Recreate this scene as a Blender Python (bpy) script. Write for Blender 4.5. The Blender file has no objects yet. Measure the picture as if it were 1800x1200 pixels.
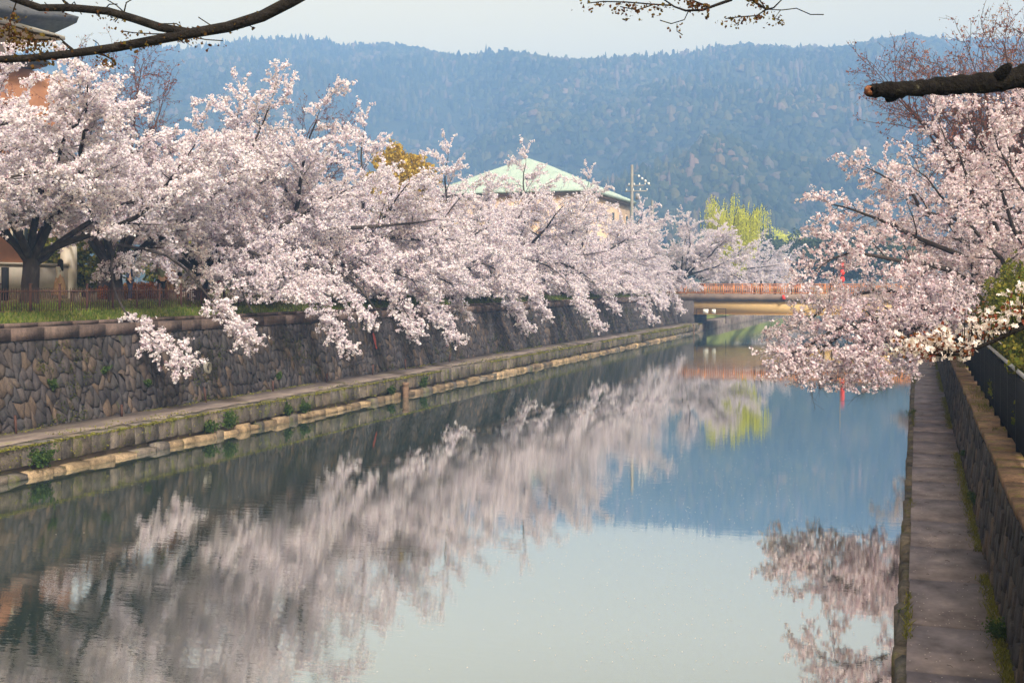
import bpy, bmesh, math, random
import numpy as np
from mathutils import Vector, Matrix
R = math.radians
sc = bpy.context.scene
COL = sc.collection
random.seed(7); RNG = np.random.default_rng(7)

# ------------------------------------------------------------------ camera
F, H = 2100.0, 5.5                       # focal length in photo pixels, eye height above the water
PSI = math.atan(713.0 / F)               # camera yaw to the left of the canal axis (+Y)
CP, SP = math.cos(PSI), math.sin(PSI)
cam = bpy.data.cameras.new('camera'); camo = bpy.data.objects.new('camera', cam); COL.objects.link(camo)
camo.location = (0, 0, H); camo.rotation_euler = (R(90), 0, PSI)
cam.lens = F / 1800 * 36; cam.sensor_width = 36; cam.shift_y = -100 / 1800
cam.clip_start = 0.1; cam.clip_end = 9000
sc.camera = camo

def P(x, y, z):                          # photo pixel + depth -> world
    xr = (x - 900) * z / F
    return np.array((xr * CP - z * SP, xr * SP + z * CP, H + (500 - y) * z / F))

# ------------------------------------------------------------------ light
SUN_DIR = Vector((0.55, -0.60, 0.0)).normalized(); SUN_EL = R(40)
world = bpy.data.worlds.new('World'); sc.world = world; world.use_nodes = True
wn = world.node_tree.nodes; wl = world.node_tree.links
bg = wn['Background']
sky = wn.new('ShaderNodeTexSky'); sky.sky_type = 'NISHITA'; sky.sun_disc = False
sky.sun_elevation = SUN_EL; sky.sun_rotation = math.atan2(SUN_DIR.x, SUN_DIR.y)
sky.air_density = 1.0; sky.dust_density = 3.0; sky.ozone_density = 1.0
hs = wn.new('ShaderNodeHueSaturation'); hs.inputs['Saturation'].default_value = 0.10
tint = wn.new('ShaderNodeMix'); tint.data_type = 'RGBA'; tint.blend_type = 'MULTIPLY'
tint.inputs[0].default_value = 1.0; tint.inputs[7].default_value = (1.0, 0.785, 0.40, 1)
wl.new(sky.outputs[0], hs.inputs['Color']); wl.new(hs.outputs[0], tint.inputs[6]); wl.new(tint.outputs[2], bg.inputs[0])
bg.inputs[1].default_value = 0.15
sun = bpy.data.lights.new('sun', 'SUN'); suno = bpy.data.objects.new('sun', sun); COL.objects.link(suno)
sun.energy = 2.7; sun.angle = R(7.0); sun.color = (1.0, 0.95, 0.90)
to_sun = Vector((SUN_DIR.x * math.cos(SUN_EL), SUN_DIR.y * math.cos(SUN_EL), math.sin(SUN_EL)))
suno.rotation_euler = to_sun.to_track_quat('Z', 'Y').to_euler()
sc.view_settings.view_transform = 'Standard'; sc.view_settings.look = 'None'
sc.view_settings.exposure = 1.38; sc.view_settings.gamma = 1.0
sc.cycles.use_denoising = True
sc.cycles.max_bounces = 8; sc.cycles.diffuse_bounces = 5; sc.cycles.glossy_bounces = 3
sc.cycles.transmission_bounces = 3; sc.cycles.volume_bounces = 2; sc.cycles.transparent_max_bounces = 4
sc.cycles.caustics_reflective = False; sc.cycles.caustics_refractive = False

# ------------------------------------------------------------------ helpers
def link(o, parent=None):
    COL.objects.link(o)
    if parent is not None: o.parent = parent
    return o
def mesh(name, V, Fs, m=None, smooth=False):
    """V (n,3); Fs: list of int arrays (m,k)"""
    V = np.asarray(V, dtype=np.float32).reshape(-1, 3)
    if not isinstance(Fs, (list, tuple)) or isinstance(Fs[0], tuple): Fs = [Fs]
    Fs = [np.asarray(f, dtype=np.int32) for f in Fs if len(f)]
    me = bpy.data.meshes.new(name)
    nl = sum(f.size for f in Fs); nf = sum(len(f) for f in Fs)
    me.vertices.add(len(V)); me.vertices.foreach_set('co', V.ravel())
    me.loops.add(nl); me.loops.foreach_set('vertex_index', np.concatenate([f.ravel() for f in Fs]))
    me.polygons.add(nf)
    tot = np.concatenate([np.full(len(f), f.shape[1], np.int32) for f in Fs])
    st = np.concatenate(([0], np.cumsum(tot)[:-1])).astype(np.int32)
    me.polygons.foreach_set('loop_start', st)
    if smooth: me.polygons.foreach_set('use_smooth', np.ones(nf, bool))
    me.update(calc_edges=True); me.validate()
    if m: me.materials.append(m)
    return me
def add(name, V, Fs, m, parent=None, smooth=False):
    return link(bpy.data.objects.new(name, mesh(name, V, Fs, m, smooth)), parent)
class MB:
    def __init__(s): s.V = []; s.F = {}; s.n = 0
    def put(s, V, *Fs):
        V = np.asarray(V, dtype=float).reshape(-1, 3)
        for f in Fs:
            f = np.asarray(f, dtype=int)
            if len(f): s.F.setdefault(f.shape[1], []).append(f + s.n)
        s.V.append(V); s.n += len(V); return s
    def box(s, c, d, rz=0.0, tilt=None):
        x, y, z = np.array(d) / 2.0
        V = np.array([(-x,-y,-z),(x,-y,-z),(x,y,-z),(-x,y,-z),(-x,-y,z),(x,-y,z),(x,y,z),(-x,y,z)])
        if tilt is not None: V = V @ np.array(tilt).T
        if rz:
            c_, s_ = math.cos(rz), math.sin(rz)
            V = V @ np.array([(c_, s_, 0), (-s_, c_, 0), (0, 0, 1)])
        return s.put(V + np.array(c), [(0,3,2,1),(4,5,6,7),(0,1,5,4),(1,2,6,5),(2,3,7,6),(3,0,4,7)])
    def tube(s, pts, rad, n=6, cap=True):
        pts = np.asarray(pts, float); k = len(pts); rad = np.broadcast_to(np.asarray(rad, float), (k,))
        T = np.gradient(pts, axis=0); T /= np.linalg.norm(T, axis=1)[:, None] + 1e-9
        ref = np.array((0.0, 0.0, 1.0)) if abs(T[:, 2]).mean() < 0.8 else np.array((1.0, 0.0, 0.0))
        A = np.cross(T, ref); A /= np.linalg.norm(A, axis=1)[:, None] + 1e-9
        B = np.cross(T, A)
        th = np.linspace(0, 2 * np.pi, n, endpoint=False)
        V = pts[:, None, :] + rad[:, None, None] * (np.cos(th)[None, :, None] * A[:, None, :] + np.sin(th)[None, :, None] * B[:, None, :])
        i = np.arange(k - 1)[:, None] * n; j = np.arange(n)[None, :]; j2 = (j + 1) % n
        Q = np.stack([i + j, i + j2, i + n + j2, i + n + j], -1).reshape(-1, 4)
        s.put(V.reshape(-1, 3), Q)
        if cap:
            for e in (0, k - 1):
                s.put(np.vstack([V[e], pts[e][None]]), [(a, (a + 1) % n, n) for a in range(n)])
        return s
    def lathe(s, c, prof, n=10):
        c = np.array(c, float); pts = [c + np.array((0, 0, z)) for r, z in prof]
        V = []; th = np.linspace(0, 2 * np.pi, n, endpoint=False)
        for r, z in prof: V += [(c[0] + r * math.cos(t), c[1] + r * math.sin(t), c[2] + z) for t in th]
        Q = [(a * n + b, a * n + (b + 1) % n, (a + 1) * n + (b + 1) % n, (a + 1) * n + b) for a in range(len(prof) - 1) for b in range(n)]
        return s.put(V, Q)
    def arrays(s): return np.vstack(s.V), [np.vstack(f) for f in s.F.values()]
    def build(s, name, m, parent=None, smooth=False):
        V, Fs = s.arrays(); return add(name, V, Fs, m, parent, smooth)
    def me(s, name, m, smooth=False):
        V, Fs = s.arrays(); return mesh(name, V, Fs, m, smooth)
def tag(o, label=None, cat=None, group=None, kind=None):
    if label: o['label'] = label
    if cat: o['category'] = cat
    if group: o['group'] = group
    if kind: o['kind'] = kind
    return o
def empty(name, loc=(0, 0, 0), rz=0):
    o = bpy.data.objects.new(name, None); o.location = loc; o.rotation_euler = (0, 0, rz); o.empty_display_size = 0.3
    return link(o)
def copy_tree(o, parent=None):
    c = o.copy(); COL.objects.link(c); c.parent = parent
    for ch in list(o.children): copy_tree(ch, c)
    return c
def bx(name, c, d, m, parent=None, rz=0): return MB().box(c, d, rz).build(name, m, parent)

# ------------------------------------------------------------------ materials
class NT:
    def __init__(s, name):
        s.m = bpy.data.materials.new(name); s.m.use_nodes = True
        s.t = s.m.node_tree; s.t.nodes.clear(); s.out = s.n('OutputMaterial')
    def n(s, typ, **kw):
        nd = s.t.nodes.new('ShaderNode' + typ)
        for k, v in kw.items():
            if k in nd.inputs: 
                nd.inputs[k].default_value = v
            else: setattr(nd, k, v)
        return nd
    def l(s, a, b): s.t.links.new(a, b)
    def co(s, scale=(1, 1, 1), kind='Object'):
        tc = s.n('TexCoord'); mp = s.n('Mapping'); mp.inputs['Scale'].default_value = scale
        s.l(tc.outputs[kind], mp.inputs[0]); return mp.outputs[0]
    def noise(s, vec, scale, detail=4, rough=0.6, dist=0.0):
        nd = s.n('TexNoise'); nd.inputs['Scale'].default_value = scale; nd.inputs['Detail'].default_value = detail
        nd.inputs['Roughness'].default_value = rough; nd.inputs['Distortion'].default_value = dist
        if vec is not None: s.l(vec, nd.inputs['Vector'])
        return nd.outputs['Fac']
    def ramp(s, fac, stops, interp='LINEAR'):
        r = s.n('ValToRGB'); cr = r.color_ramp; cr.interpolation = interp
        while len(cr.elements) > len(stops): cr.elements.remove(cr.elements[-1])
        while len(cr.elements) < len(stops): cr.elements.new(1.0)
        for e, (p, c) in zip(cr.elements, stops):
            e.position = p; e.color = c if len(c) == 4 else (*c, 1)
        s.l(fac, r.inputs[0]); return r.outputs[0]
    def mix(s, fac, a, b, mode='MIX'):
        m = s.n('Mix'); m.data_type = 'RGBA'; m.blend_type = mode
        for sock, v in ((m.inputs[0], fac), (m.inputs[6], a), (m.inputs[7], b)):
            if isinstance(v, (int, float)): sock.default_value = v
            elif isinstance(v, tuple): sock.default_value = v if len(v) == 4 else (*v, 1)
            else: s.l(v, sock)
        return m.outputs[2]
    def math(s, op, a, b=0.0, clamp=False):
        m = s.n('Math'); m.operation = op; m.use_clamp = clamp
        for sock, v in ((m.inputs[0], a), (m.inputs[1], b)):
            if isinstance(v, (int, float)): sock.default_value = v
            else: s.l(v, sock)
        return m.outputs[0]
    def rnd(s):                            # one random number per piece, whether object or mesh island
        a = s.n('ObjectInfo').outputs['Random']; b = s.n('NewGeometry').outputs['Random Per Island']
        return s.math('FRACT', s.math('ADD', a, b))
    def bump(s, h, strength=0.4, dist=0.02):
        b = s.n('Bump'); b.inputs['Strength'].default_value = strength; b.inputs['Distance'].default_value = dist
        s.l(h, b.inputs['Height']); return b.outputs[0]
    def pbr(s, col, rough=0.85, normal=None, spec=0.3, metal=0.0):
        p = s.n('BsdfPrincipled')
        if isinstance(col, tuple): p.inputs['Base Color'].default_value = (*col[:3], 1)
        else: s.l(col, p.inputs['Base Color'])
        if isinstance(rough, (int, float)): p.inputs['Roughness'].default_value = rough
        else: s.l(rough, p.inputs['Roughness'])
        p.inputs['Specular IOR Level'].default_value = spec; p.inputs['Metallic'].default_value = metal
        if normal is not None: s.l(normal, p.inputs['Normal'])
        s.l(p.outputs[0], s.out.inputs[0]); return s.m

def m_noise(name, stops, scale=3.0, detail=5, rough=0.88, bump=0.4, bscale=None, dist=0.02, vary=0.0, spec=0.25, stretch=(1, 1, 1), metal=0.0):
    t = NT(name); v = t.co(stretch); f = t.noise(v, scale, detail)
    c = t.ramp(f, stops)
    if vary:
        g = t.math('ADD', t.math('MULTIPLY', t.rnd(), vary * 2), 1 - vary)
        cm = t.n('CombineColor'); [t.l(g, cm.inputs[i]) for i in range(3)]
        c = t.mix(1.0, c, cm.outputs[0], 'MULTIPLY')
    nm = t.bump(t.noise(v, bscale or scale * 4, 5), bump, dist) if bump else None
    return t.pbr(c, rough, nm, spec, metal)

def m_leaf(name, cols, trans=0.35, pos=None):
    t = NT(name); r = t.rnd()
    c = t.ramp(r, [(i / max(1, len(cols) - 1), k) for i, k in enumerate(cols)] if pos is None else list(zip(pos, cols)))
    d = t.n('BsdfDiffuse'); tr = t.n('BsdfTranslucent'); mx = t.n('MixShader'); mx.inputs[0].default_value = trans
    t.l(c, d.inputs[0]); t.l(c, tr.inputs[0]); t.l(d.outputs[0], mx.inputs[1]); t.l(tr.outputs[0], mx.inputs[2])
    t.l(mx.outputs[0], t.out.inputs[0]); return t.m

M = {}
M['bark'] = m_noise('bark', [(0.3, (0.018, 0.014, 0.015)), (0.55, (0.04, 0.031, 0.03)), (0.75, (0.085, 0.07, 0.062))], 5, 6, 0.9, 0.8, 18, 0.03, stretch=(1, 1, 0.4))
M['bark_dark'] = m_noise('bark_dark', [(0.3, (0.006, 0.005, 0.006)), (0.6, (0.016, 0.013, 0.013)), (0.8, (0.045, 0.038, 0.034))], 12, 6, 0.95, 0.9, 40, 0.03)
M['bark_lichen'] = m_noise('bark_lichen', [(0.35, (0.006, 0.005, 0.006)), (0.6, (0.013, 0.011, 0.010)), (0.66, (0.022, 0.02, 0.014)), (0.72, (0.17, 0.165, 0.13))], 14, 6, 0.95, 1.0, 30, 0.05, spec=0.1)
M['bark_red'] = m_noise('bark_red', [(0.3, (0.035, 0.022, 0.022)), (0.7, (0.08, 0.045, 0.04))], 5, 4, 0.9, 0.3)
M['cut_wood'] = m_noise('cut_wood', [(0.3, (0.05, 0.018, 0.012)), (0.5, (0.2, 0.07, 0.035)), (0.7, (0.4, 0.24, 0.14))], 40, 4, 0.8, 0.3)
PINK = [(0.36, 0.21, 0.26), (0.74, 0.63, 0.73), (0.84, 0.76, 0.84), (0.88, 0.835, 0.90), (0.91, 0.885, 0.93), (0.93, 0.92, 0.95)]
M['blossom'] = m_leaf('blossom', PINK, 0.5, (0.0, 0.09, 0.3, 0.55, 0.8, 1.0))
M['blossom_pink'] = m_leaf('blossom_pink', [(0.36, 0.17, 0.19), (0.72, 0.57, 0.65), (0.83, 0.725, 0.79), (0.88, 0.80, 0.86), (0.91, 0.86, 0.91)], 0.5, (0.0, 0.12, 0.4, 0.7, 1.0))
M['petal'] = m_leaf('petal', [(0.80, 0.68, 0.68), (0.86, 0.78, 0.77), (0.90, 0.86, 0.84)], 0.35)
M['calyx'] = m_leaf('calyx', [(0.14, 0.035, 0.03), (0.24, 0.075, 0.045), (0.20, 0.10, 0.04)], 0.3)
M['bud'] = m_leaf('bud', [(0.16, 0.055, 0.05), (0.24, 0.09, 0.07), (0.28, 0.13, 0.08)], 0.4)
M['bud_orange'] = m_leaf('bud_orange', [(0.30, 0.12, 0.06), (0.42, 0.22, 0.07), (0.36, 0.10, 0.06)], 0.4)
M['young_leaf'] = m_leaf('young_leaf', [(0.11, 0.04, 0.03), (0.12, 0.07, 0.025), (0.14, 0.11, 0.025)], 0.4)
M['willow'] = m_leaf('willow', [(0.55, 0.58, 0.05), (0.66, 0.68, 0.08), (0.74, 0.74, 0.14)], 0.5)
M['shrub'] = m_leaf('shrub', [(0.05, 0.07, 0.012), (0.10, 0.12, 0.02), (0.17, 0.17, 0.03), (0.22, 0.18, 0.035)], 0.3)
M['shrub_green'] = m_leaf('shrub_green', [(0.04, 0.07, 0.018), (0.08, 0.13, 0.03), (0.13, 0.19, 0.04)], 0.3)
M['shrub_gold'] = m_leaf('shrub_gold', [(0.32, 0.20, 0.03), (0.45, 0.31, 0.05), (0.52, 0.40, 0.09)], 0.35)
M['shrub_rust'] = m_leaf('shrub_rust', [(0.25, 0.07, 0.03), (0.38, 0.14, 0.05), (0.30, 0.18, 0.04)], 0.3)
M['evergreen'] = m_leaf('evergreen', [(0.03, 0.05, 0.025), (0.05, 0.08, 0.035), (0.09, 0.11, 0.04)], 0.2)
M['grass'] = m_leaf('grass', [(0.05, 0.09, 0.015), (0.09, 0.14, 0.025), (0.15, 0.19, 0.03), (0.22, 0.20, 0.06)], 0.3)
M['weed'] = m_leaf('weed', [(0.03, 0.06, 0.016), (0.055, 0.095, 0.024), (0.09, 0.125, 0.035)], 0.3)
M['moss'] = m_leaf('moss', [(0.09, 0.10, 0.018), (0.16, 0.16, 0.03), (0.22, 0.20, 0.05)], 0.2)

def m_stone(name, cols, moss=(0.07, 0.075, 0.02), moss_amt=0.62, stain=0.5):
    t = NT(name); v = t.co((1, 1, 0.55)); r = t.rnd()
    base = t.ramp(r, [(i / (len(cols) - 1), c) for i, c in enumerate(cols)])
    f = t.noise(v, 5, 6, 0.65); g = t.noise(v, 0.7, 4)
    k = t.ramp(f, [(0.3, (0.55, 0.55, 0.57)), (0.7, (1.25, 1.22, 1.2))])
    c = t.mix(1.0, base, k, 'MULTIPLY')
    mo = t.ramp(t.noise(v, 2.6, 6, 0.7), [(moss_amt, (0, 0, 0)), (moss_amt + 0.09, (1, 1, 1))])
    c = t.mix(t.math('MULTIPLY', mo, 0.7), c, moss)
    st = t.ramp(g, [(0.35, (1 - stain,) * 3), (0.65, (1.1, 1.1, 1.1))])
    c = t.mix(1.0, c, st, 'MULTIPLY')
    gr = t.ramp(t.noise(t.co(), 26, 6, 0.75), [(0.3, (0.55, 0.55, 0.55)), (0.5, (1, 1, 1)), (0.72, (1.5, 1.45, 1.4))])
    c = t.mix(1.0, c, gr, 'MULTIPLY')
    return t.pbr(c, 0.92, t.bump(t.noise(v, 16, 8, 0.75), 1.0, 0.035), 0.15)
M['wall_stone'] = m_stone('wall_stone', [(0.056, 0.052, 0.060), (0.072, 0.064, 0.070), (0.082, 0.070, 0.072), (0.135, 0.10, 0.08), (0.082, 0.078, 0.085), (0.062, 0.058, 0.066), (0.078, 0.068, 0.072), (0.07, 0.062, 0.070)])
M['mortar'] = m_noise('mortar', [(0.3, (0.055, 0.049, 0.052)), (0.55, (0.085, 0.074, 0.074)), (0.68, (0.08, 0.083, 0.035))], 2.5, 6, 0.95, 0.7, 12, 0.04)
M['far_wall'] = m_stone('far_wall', [(0.075, 0.066, 0.073), (0.08, 0.07, 0.073)], stain=0.4)
M['coping'] = m_stone('coping', [(0.125, 0.093, 0.087), (0.132, 0.096, 0.088), (0.128, 0.096, 0.09), (0.130, 0.097, 0.089)], moss=(0.06, 0.055, 0.035), moss_amt=0.60, stain=0.2)
M['pale_stone'] = m_stone('pale_stone', [(0.33, 0.24, 0.155), (0.40, 0.30, 0.19), (0.22, 0.165, 0.12), (0.36, 0.27, 0.18), (0.26, 0.2, 0.14)], moss=(0.10, 0.10, 0.035), stain=0.5, moss_amt=0.58)
M['ledge_stone'] = m_stone('ledge_stone', [(0.13, 0.115, 0.11), (0.17, 0.15, 0.14), (0.22, 0.18, 0.15), (0.12, 0.115, 0.12)], moss=(0.13, 0.14, 0.03), moss_amt=0.53)
M['concrete'] = m_noise('concrete', [(0.26, (0.08, 0.068, 0.088)), (0.46, (0.18, 0.155, 0.19)), (0.6, (0.24, 0.205, 0.245)), (0.72, (0.33, 0.285, 0.32))], 2.2, 10, 0.9, 0.35, 30, 0.01, vary=0.08, stretch=(1.1, 0.8, 1))
M['ledge_top'] = m_noise('ledge_top', [(0.3, (0.085, 0.068, 0.066)), (0.48, (0.15, 0.12, 0.115)), (0.6, (0.22, 0.18, 0.16)), (0.68, (0.13, 0.135, 0.045))], 1.1, 9, 0.9, 0.4, 20, 0.02, stretch=(1.5, 0.5, 1))
M['tan_coping'] = m_stone('tan_coping', [(0.29, 0.185, 0.13), (0.33, 0.215, 0.15), (0.26, 0.17, 0.125)], moss=(0.22, 0.20, 0.05), moss_amt=0.52, stain=0.35)
M['ground'] = m_noise('ground', [(0.3, (0.07, 0.09, 0.025)), (0.5, (0.13, 0.13, 0.045)), (0.65, (0.22, 0.18, 0.10))], 0.6, 8, 0.95, 0.5, 14, 0.03)
M['rust'] = m_noise('rust', [(0.3, (0.04, 0.02, 0.018)), (0.7, (0.09, 0.04, 0.03))], 8, 4, 0.8, 0.2)
M['black_metal'] = m_noise('black_metal', [(0.3, (0.006, 0.006, 0.009)), (0.7, (0.012, 0.012, 0.016))], 6, 3, 0.6, 0.05, spec=0.2)
M['grey_metal'] = m_noise('grey_metal', [(0.3, (0.16, 0.16, 0.18)), (0.7, (0.26, 0.26, 0.28))], 8, 3, 0.45, 0.05, spec=0.5)
M['tan_paint'] = m_noise('tan_paint', [(0.3, (0.52, 0.34, 0.15)), (0.55, (0.60, 0.41, 0.19)), (0.75, (0.66, 0.46, 0.23))], 0.35, 6, 0.6, 0.05, stretch=(1, 1, 0.3))
M['orange_paint'] = m_noise('orange_paint', [(0.3, (0.46, 0.17, 0.065)), (0.7, (0.58, 0.24, 0.10))], 2, 4, 0.6, 0.05)
M['deck_concrete'] = m_noise('deck_concrete', [(0.3, (0.16, 0.12, 0.11)), (0.7, (0.30, 0.22, 0.18))], 0.8, 7, 0.9, 0.3, 12)
M['cream'] = m_noise('cream', [(0.3, (0.52, 0.46, 0.38)), (0.7, (0.66, 0.60, 0.52))], 1.0, 5, 0.85, 0.15)
M['brick'] = m_noise('brick', [(0.3, (0.40, 0.17, 0.09)), (0.7, (0.56, 0.26, 0.14))], 0.9, 6, 0.85, 0.2, vary=0.06)
M['tan_brick'] = m_noise('tan_brick', [(0.3, (0.50, 0.36, 0.26)), (0.7, (0.62, 0.46, 0.34))], 0.8, 5, 0.85, 0.15, vary=0.06)
M['roof_tile'] = m_noise('roof_tile', [(0.3, (0.05, 0.05, 0.058)), (0.7, (0.11, 0.11, 0.12))], 3, 4, 0.6, 0.1, vary=0.15)
M['copper_green'] = m_noise('copper_green', [(0.3, (0.28, 0.36, 0.33)), (0.7, (0.36, 0.44, 0.41))], 0.6, 6, 0.7, 0.08, vary=0.05)
M['glass_dark'] = m_noise('glass_dark', [(0.3, (0.02, 0.025, 0.03)), (0.7, (0.05, 0.055, 0.06))], 1, 2, 0.15, 0, spec=0.6)
M['wood'] = m_noise('wood', [(0.3, (0.10, 0.062, 0.045)), (0.7, (0.21, 0.135, 0.095))], 4, 5, 0.8, 0.3, stretch=(1, 6, 6))
M['white'] = m_noise('white', [(0.3, (0.70, 0.69, 0.66)), (0.7, (0.80, 0.79, 0.77))], 3, 3, 0.6, 0)
M['red'] = m_noise('red', [(0.3, (0.62, 0.04, 0.03)), (0.7, (0.75, 0.06, 0.045))], 3, 3, 0.5, 0)
M['pole_concrete'] = m_noise('pole_concrete', [(0.3, (0.22, 0.21, 0.20)), (0.7, (0.30, 0.29, 0.28))], 2, 4, 0.85, 0.1)
def flat(name, c, rough=0.8): 
    return m_noise(name, [(0.3, tuple(x * 0.85 for x in c)), (0.7, c)], 6, 3, rough, 0.1)
M['skin'] = flat('skin', (0.55, 0.34, 0.25), 0.6); M['hair'] = flat('hair', (0.012, 0.010, 0.010), 0.5)
M['sage'] = flat('sage', (0.22, 0.24, 0.15)); M['dark_cloth'] = flat('dark_cloth', (0.018, 0.018, 0.024))
M['denim'] = flat('denim', (0.08, 0.22, 0.42)); M['white_cloth'] = flat('white_cloth', (0.62, 0.60, 0.56))
M['tan_cloth'] = flat('tan_cloth', (0.40, 0.27, 0.17)); M['pink_cloth'] = flat('pink_cloth', (0.62, 0.14, 0.2)); M['navy'] = flat('navy', (0.03, 0.04, 0.09))
M['orange_cloth'] = flat('orange_cloth', (0.55, 0.22, 0.09))

# water
t = NT('water')
v = t.co((0.35, 1.0, 1.0))
n1 = t.noise(v, 4.5, 3, 0.5, 0.2); n2 = t.noise(t.co((0.45, 1.6, 1)), 16, 2, 0.5); big = t.noise(t.co((0.06, 0.03, 1)), 1.0, 2, 0.5)
amp = t.ramp(big, [(0.40, (0.22,) * 3), (0.62, (1.0,) * 3)])
vd = t.n('VectorMath'); vd.operation = 'DISTANCE'; t.l(t.co((1.0, 0.28, 1)), vd.inputs[0]); vd.inputs[1].default_value = (-12.0, 96 * 0.28, 0)   # a riffle on the canal below the bridge
amp = t.math('ADD', amp, t.math('MULTIPLY', t.math('SUBTRACT', 1.0, t.math('DIVIDE', vd.outputs['Value'], 5.0), True), 4.0))
hgt = t.math('MULTIPLY', t.math('ADD', n1, t.math('MULTIPLY', n2, 0.25)), amp)
bp = t.bump(hgt, 0.034, 0.05)
df = t.n('BsdfDiffuse'); df.inputs[0].default_value = (0.036, 0.058, 0.048, 1)
gl = t.n('BsdfGlossy'); gl.inputs['Roughness'].default_value = 0.015; gl.inputs[0].default_value = (0.94, 0.96, 0.955, 1)
t.l(bp, gl.inputs['Normal'])
lw = t.n('LayerWeight'); lw.inputs[0].default_value = 0.5; t.l(bp, lw.inputs['Normal'])
fac = t.ramp(lw.outputs['Facing'], [(0.0, (0.05,) * 3), (0.5, (0.35,) * 3), (0.72, (0.72,) * 3), (1.0, (0.84,) * 3)])
mx = t.n('MixShader'); t.l(fac, mx.inputs[0]); t.l(df.outputs[0], mx.inputs[1]); t.l(gl.outputs[0], mx.inputs[2])
t.l(mx.outputs[0], t.out.inputs[0]); M['water'] = t.m

# ------------------------------------------------------------------ ground, water, hill
prof = [(-3000, 4.8), (-60, 4.85), (-31.0, 4.78), (-30.2, 4.68), (-29.2, 4.48), (-28.3, 4.2), (-27.9, 4.12), (-27.85, -1.0), (1.9, -1.0), (1.95, 2.58), (2.6, 2.7), (4.5, 3.4), (8, 4.5), (60, 4.7), (3000, 4.8)]
ys = [-200, 0, 40, 80, 120, 160, 220, 300, 420, 3000]
V = [(x, y, z) for y in ys for x, z in prof]; n = len(prof)
Q = [(a * n + b, a * n + b + 1, (a + 1) * n + b + 1, (a + 1) * n + b) for a in range(len(ys) - 1) for b in range(n - 1)]
tag(add('ground', V, Q, M['ground']), kind='structure')
tag(add('water', [(-27.8, -60, 0), (1.8, -60, 0), (1.8, 900, 0), (-27.8, 900, 0)], [(0, 1, 2, 3)], M['water']), kind='structure')

# hill: ridge heights by bearing, in the photo's own skyline
rx = np.array([-900, -400, 0, 130, 250, 330, 450, 540, 620, 680, 740, 800, 900, 950, 1030, 1090, 1180, 1240, 1290, 1400, 1500, 1540, 1600, 1650, 1700, 1800, 2000, 2400])
ry = np.array([150, 120, 105, 95, 86, 92, 75, 70, 84, 78, 88, 101, 96, 103, 108, 108, 101, 90, 82, 86, 84, 72, 63, 72, 79, 74, 90, 140])
def fbm(x, y, seed=0, octv=5):
    r = np.random.default_rng(seed); o = np.zeros_like(x); a = 1.0; f = 1.0
    for k in range(octv):
        for q in range(3):
            an = r.uniform(0, 2 * np.pi); ph = r.uniform(0, 2 * np.pi)
            o += a * np.sin(f * (x * np.cos(an) + y * np.sin(an)) + ph) / 3
        a *= 0.5; f *= 2.03
    return o
def hill_h(xp, z):
    """height of the wooded hill at bearing xp (photo column) and depth z"""
    rid = 1350 + 120 * np.sin(xp / 260.0) + 60 * np.sin(xp / 97.0 + 1)
    top = (500 - np.interp(xp, rx, ry) - 7) * rid / F + H
    u = np.clip((z - 420) / (rid - 420), 0, 1.6)
    s = np.where(u < 1, u * u * (3 - 2 * u) * 0.45 + 0.55 * u ** 1.15, 1 - 0.9 * (u - 1))
    X = (xp - 900) * z / F
    fold = -np.abs(fbm(X / 130.0, z / 170.0, 3, 5)) * 70 * np.clip(u * 3, 0, 1) * np.clip((1 - u) * 3.5, 0, 1)
    spur = 28 * np.exp(-((xp - 1330) / 230.0) ** 2) * np.exp(-((z - 700) / 160.0) ** 2)
    return top * s + fold + spur + 2 - 6 * np.exp(-((z - 420) / 40.0) ** 2)
gx = np.linspace(-900, 2400, 166); gz = np.linspace(420, 1900, 75)
GX, GZ = np.meshgrid(gx, gz); HH = hill_h(GX, GZ)
XR = (GX - 900) * GZ / F
V = np.stack([XR * CP - GZ * SP, XR * SP + GZ * CP, HH], -1).reshape(-1, 3)
nx, nz = len(gx), len(gz)
I = (np.arange(nz - 1)[:, None] * nx + np.arange(nx - 1)[None]).ravel()
Q = np.stack([I, I + 1, I + 1 + nx, I + nx], -1)
M['hill'] = m_noise('hill', [(0.3, (0.015, 0.024, 0.012)), (0.7, (0.035, 0.042, 0.02))], 0.15, 8, 0.95, 0)
tag(add('hill', V, Q, M['hill'], smooth=True), kind='structure')

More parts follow.
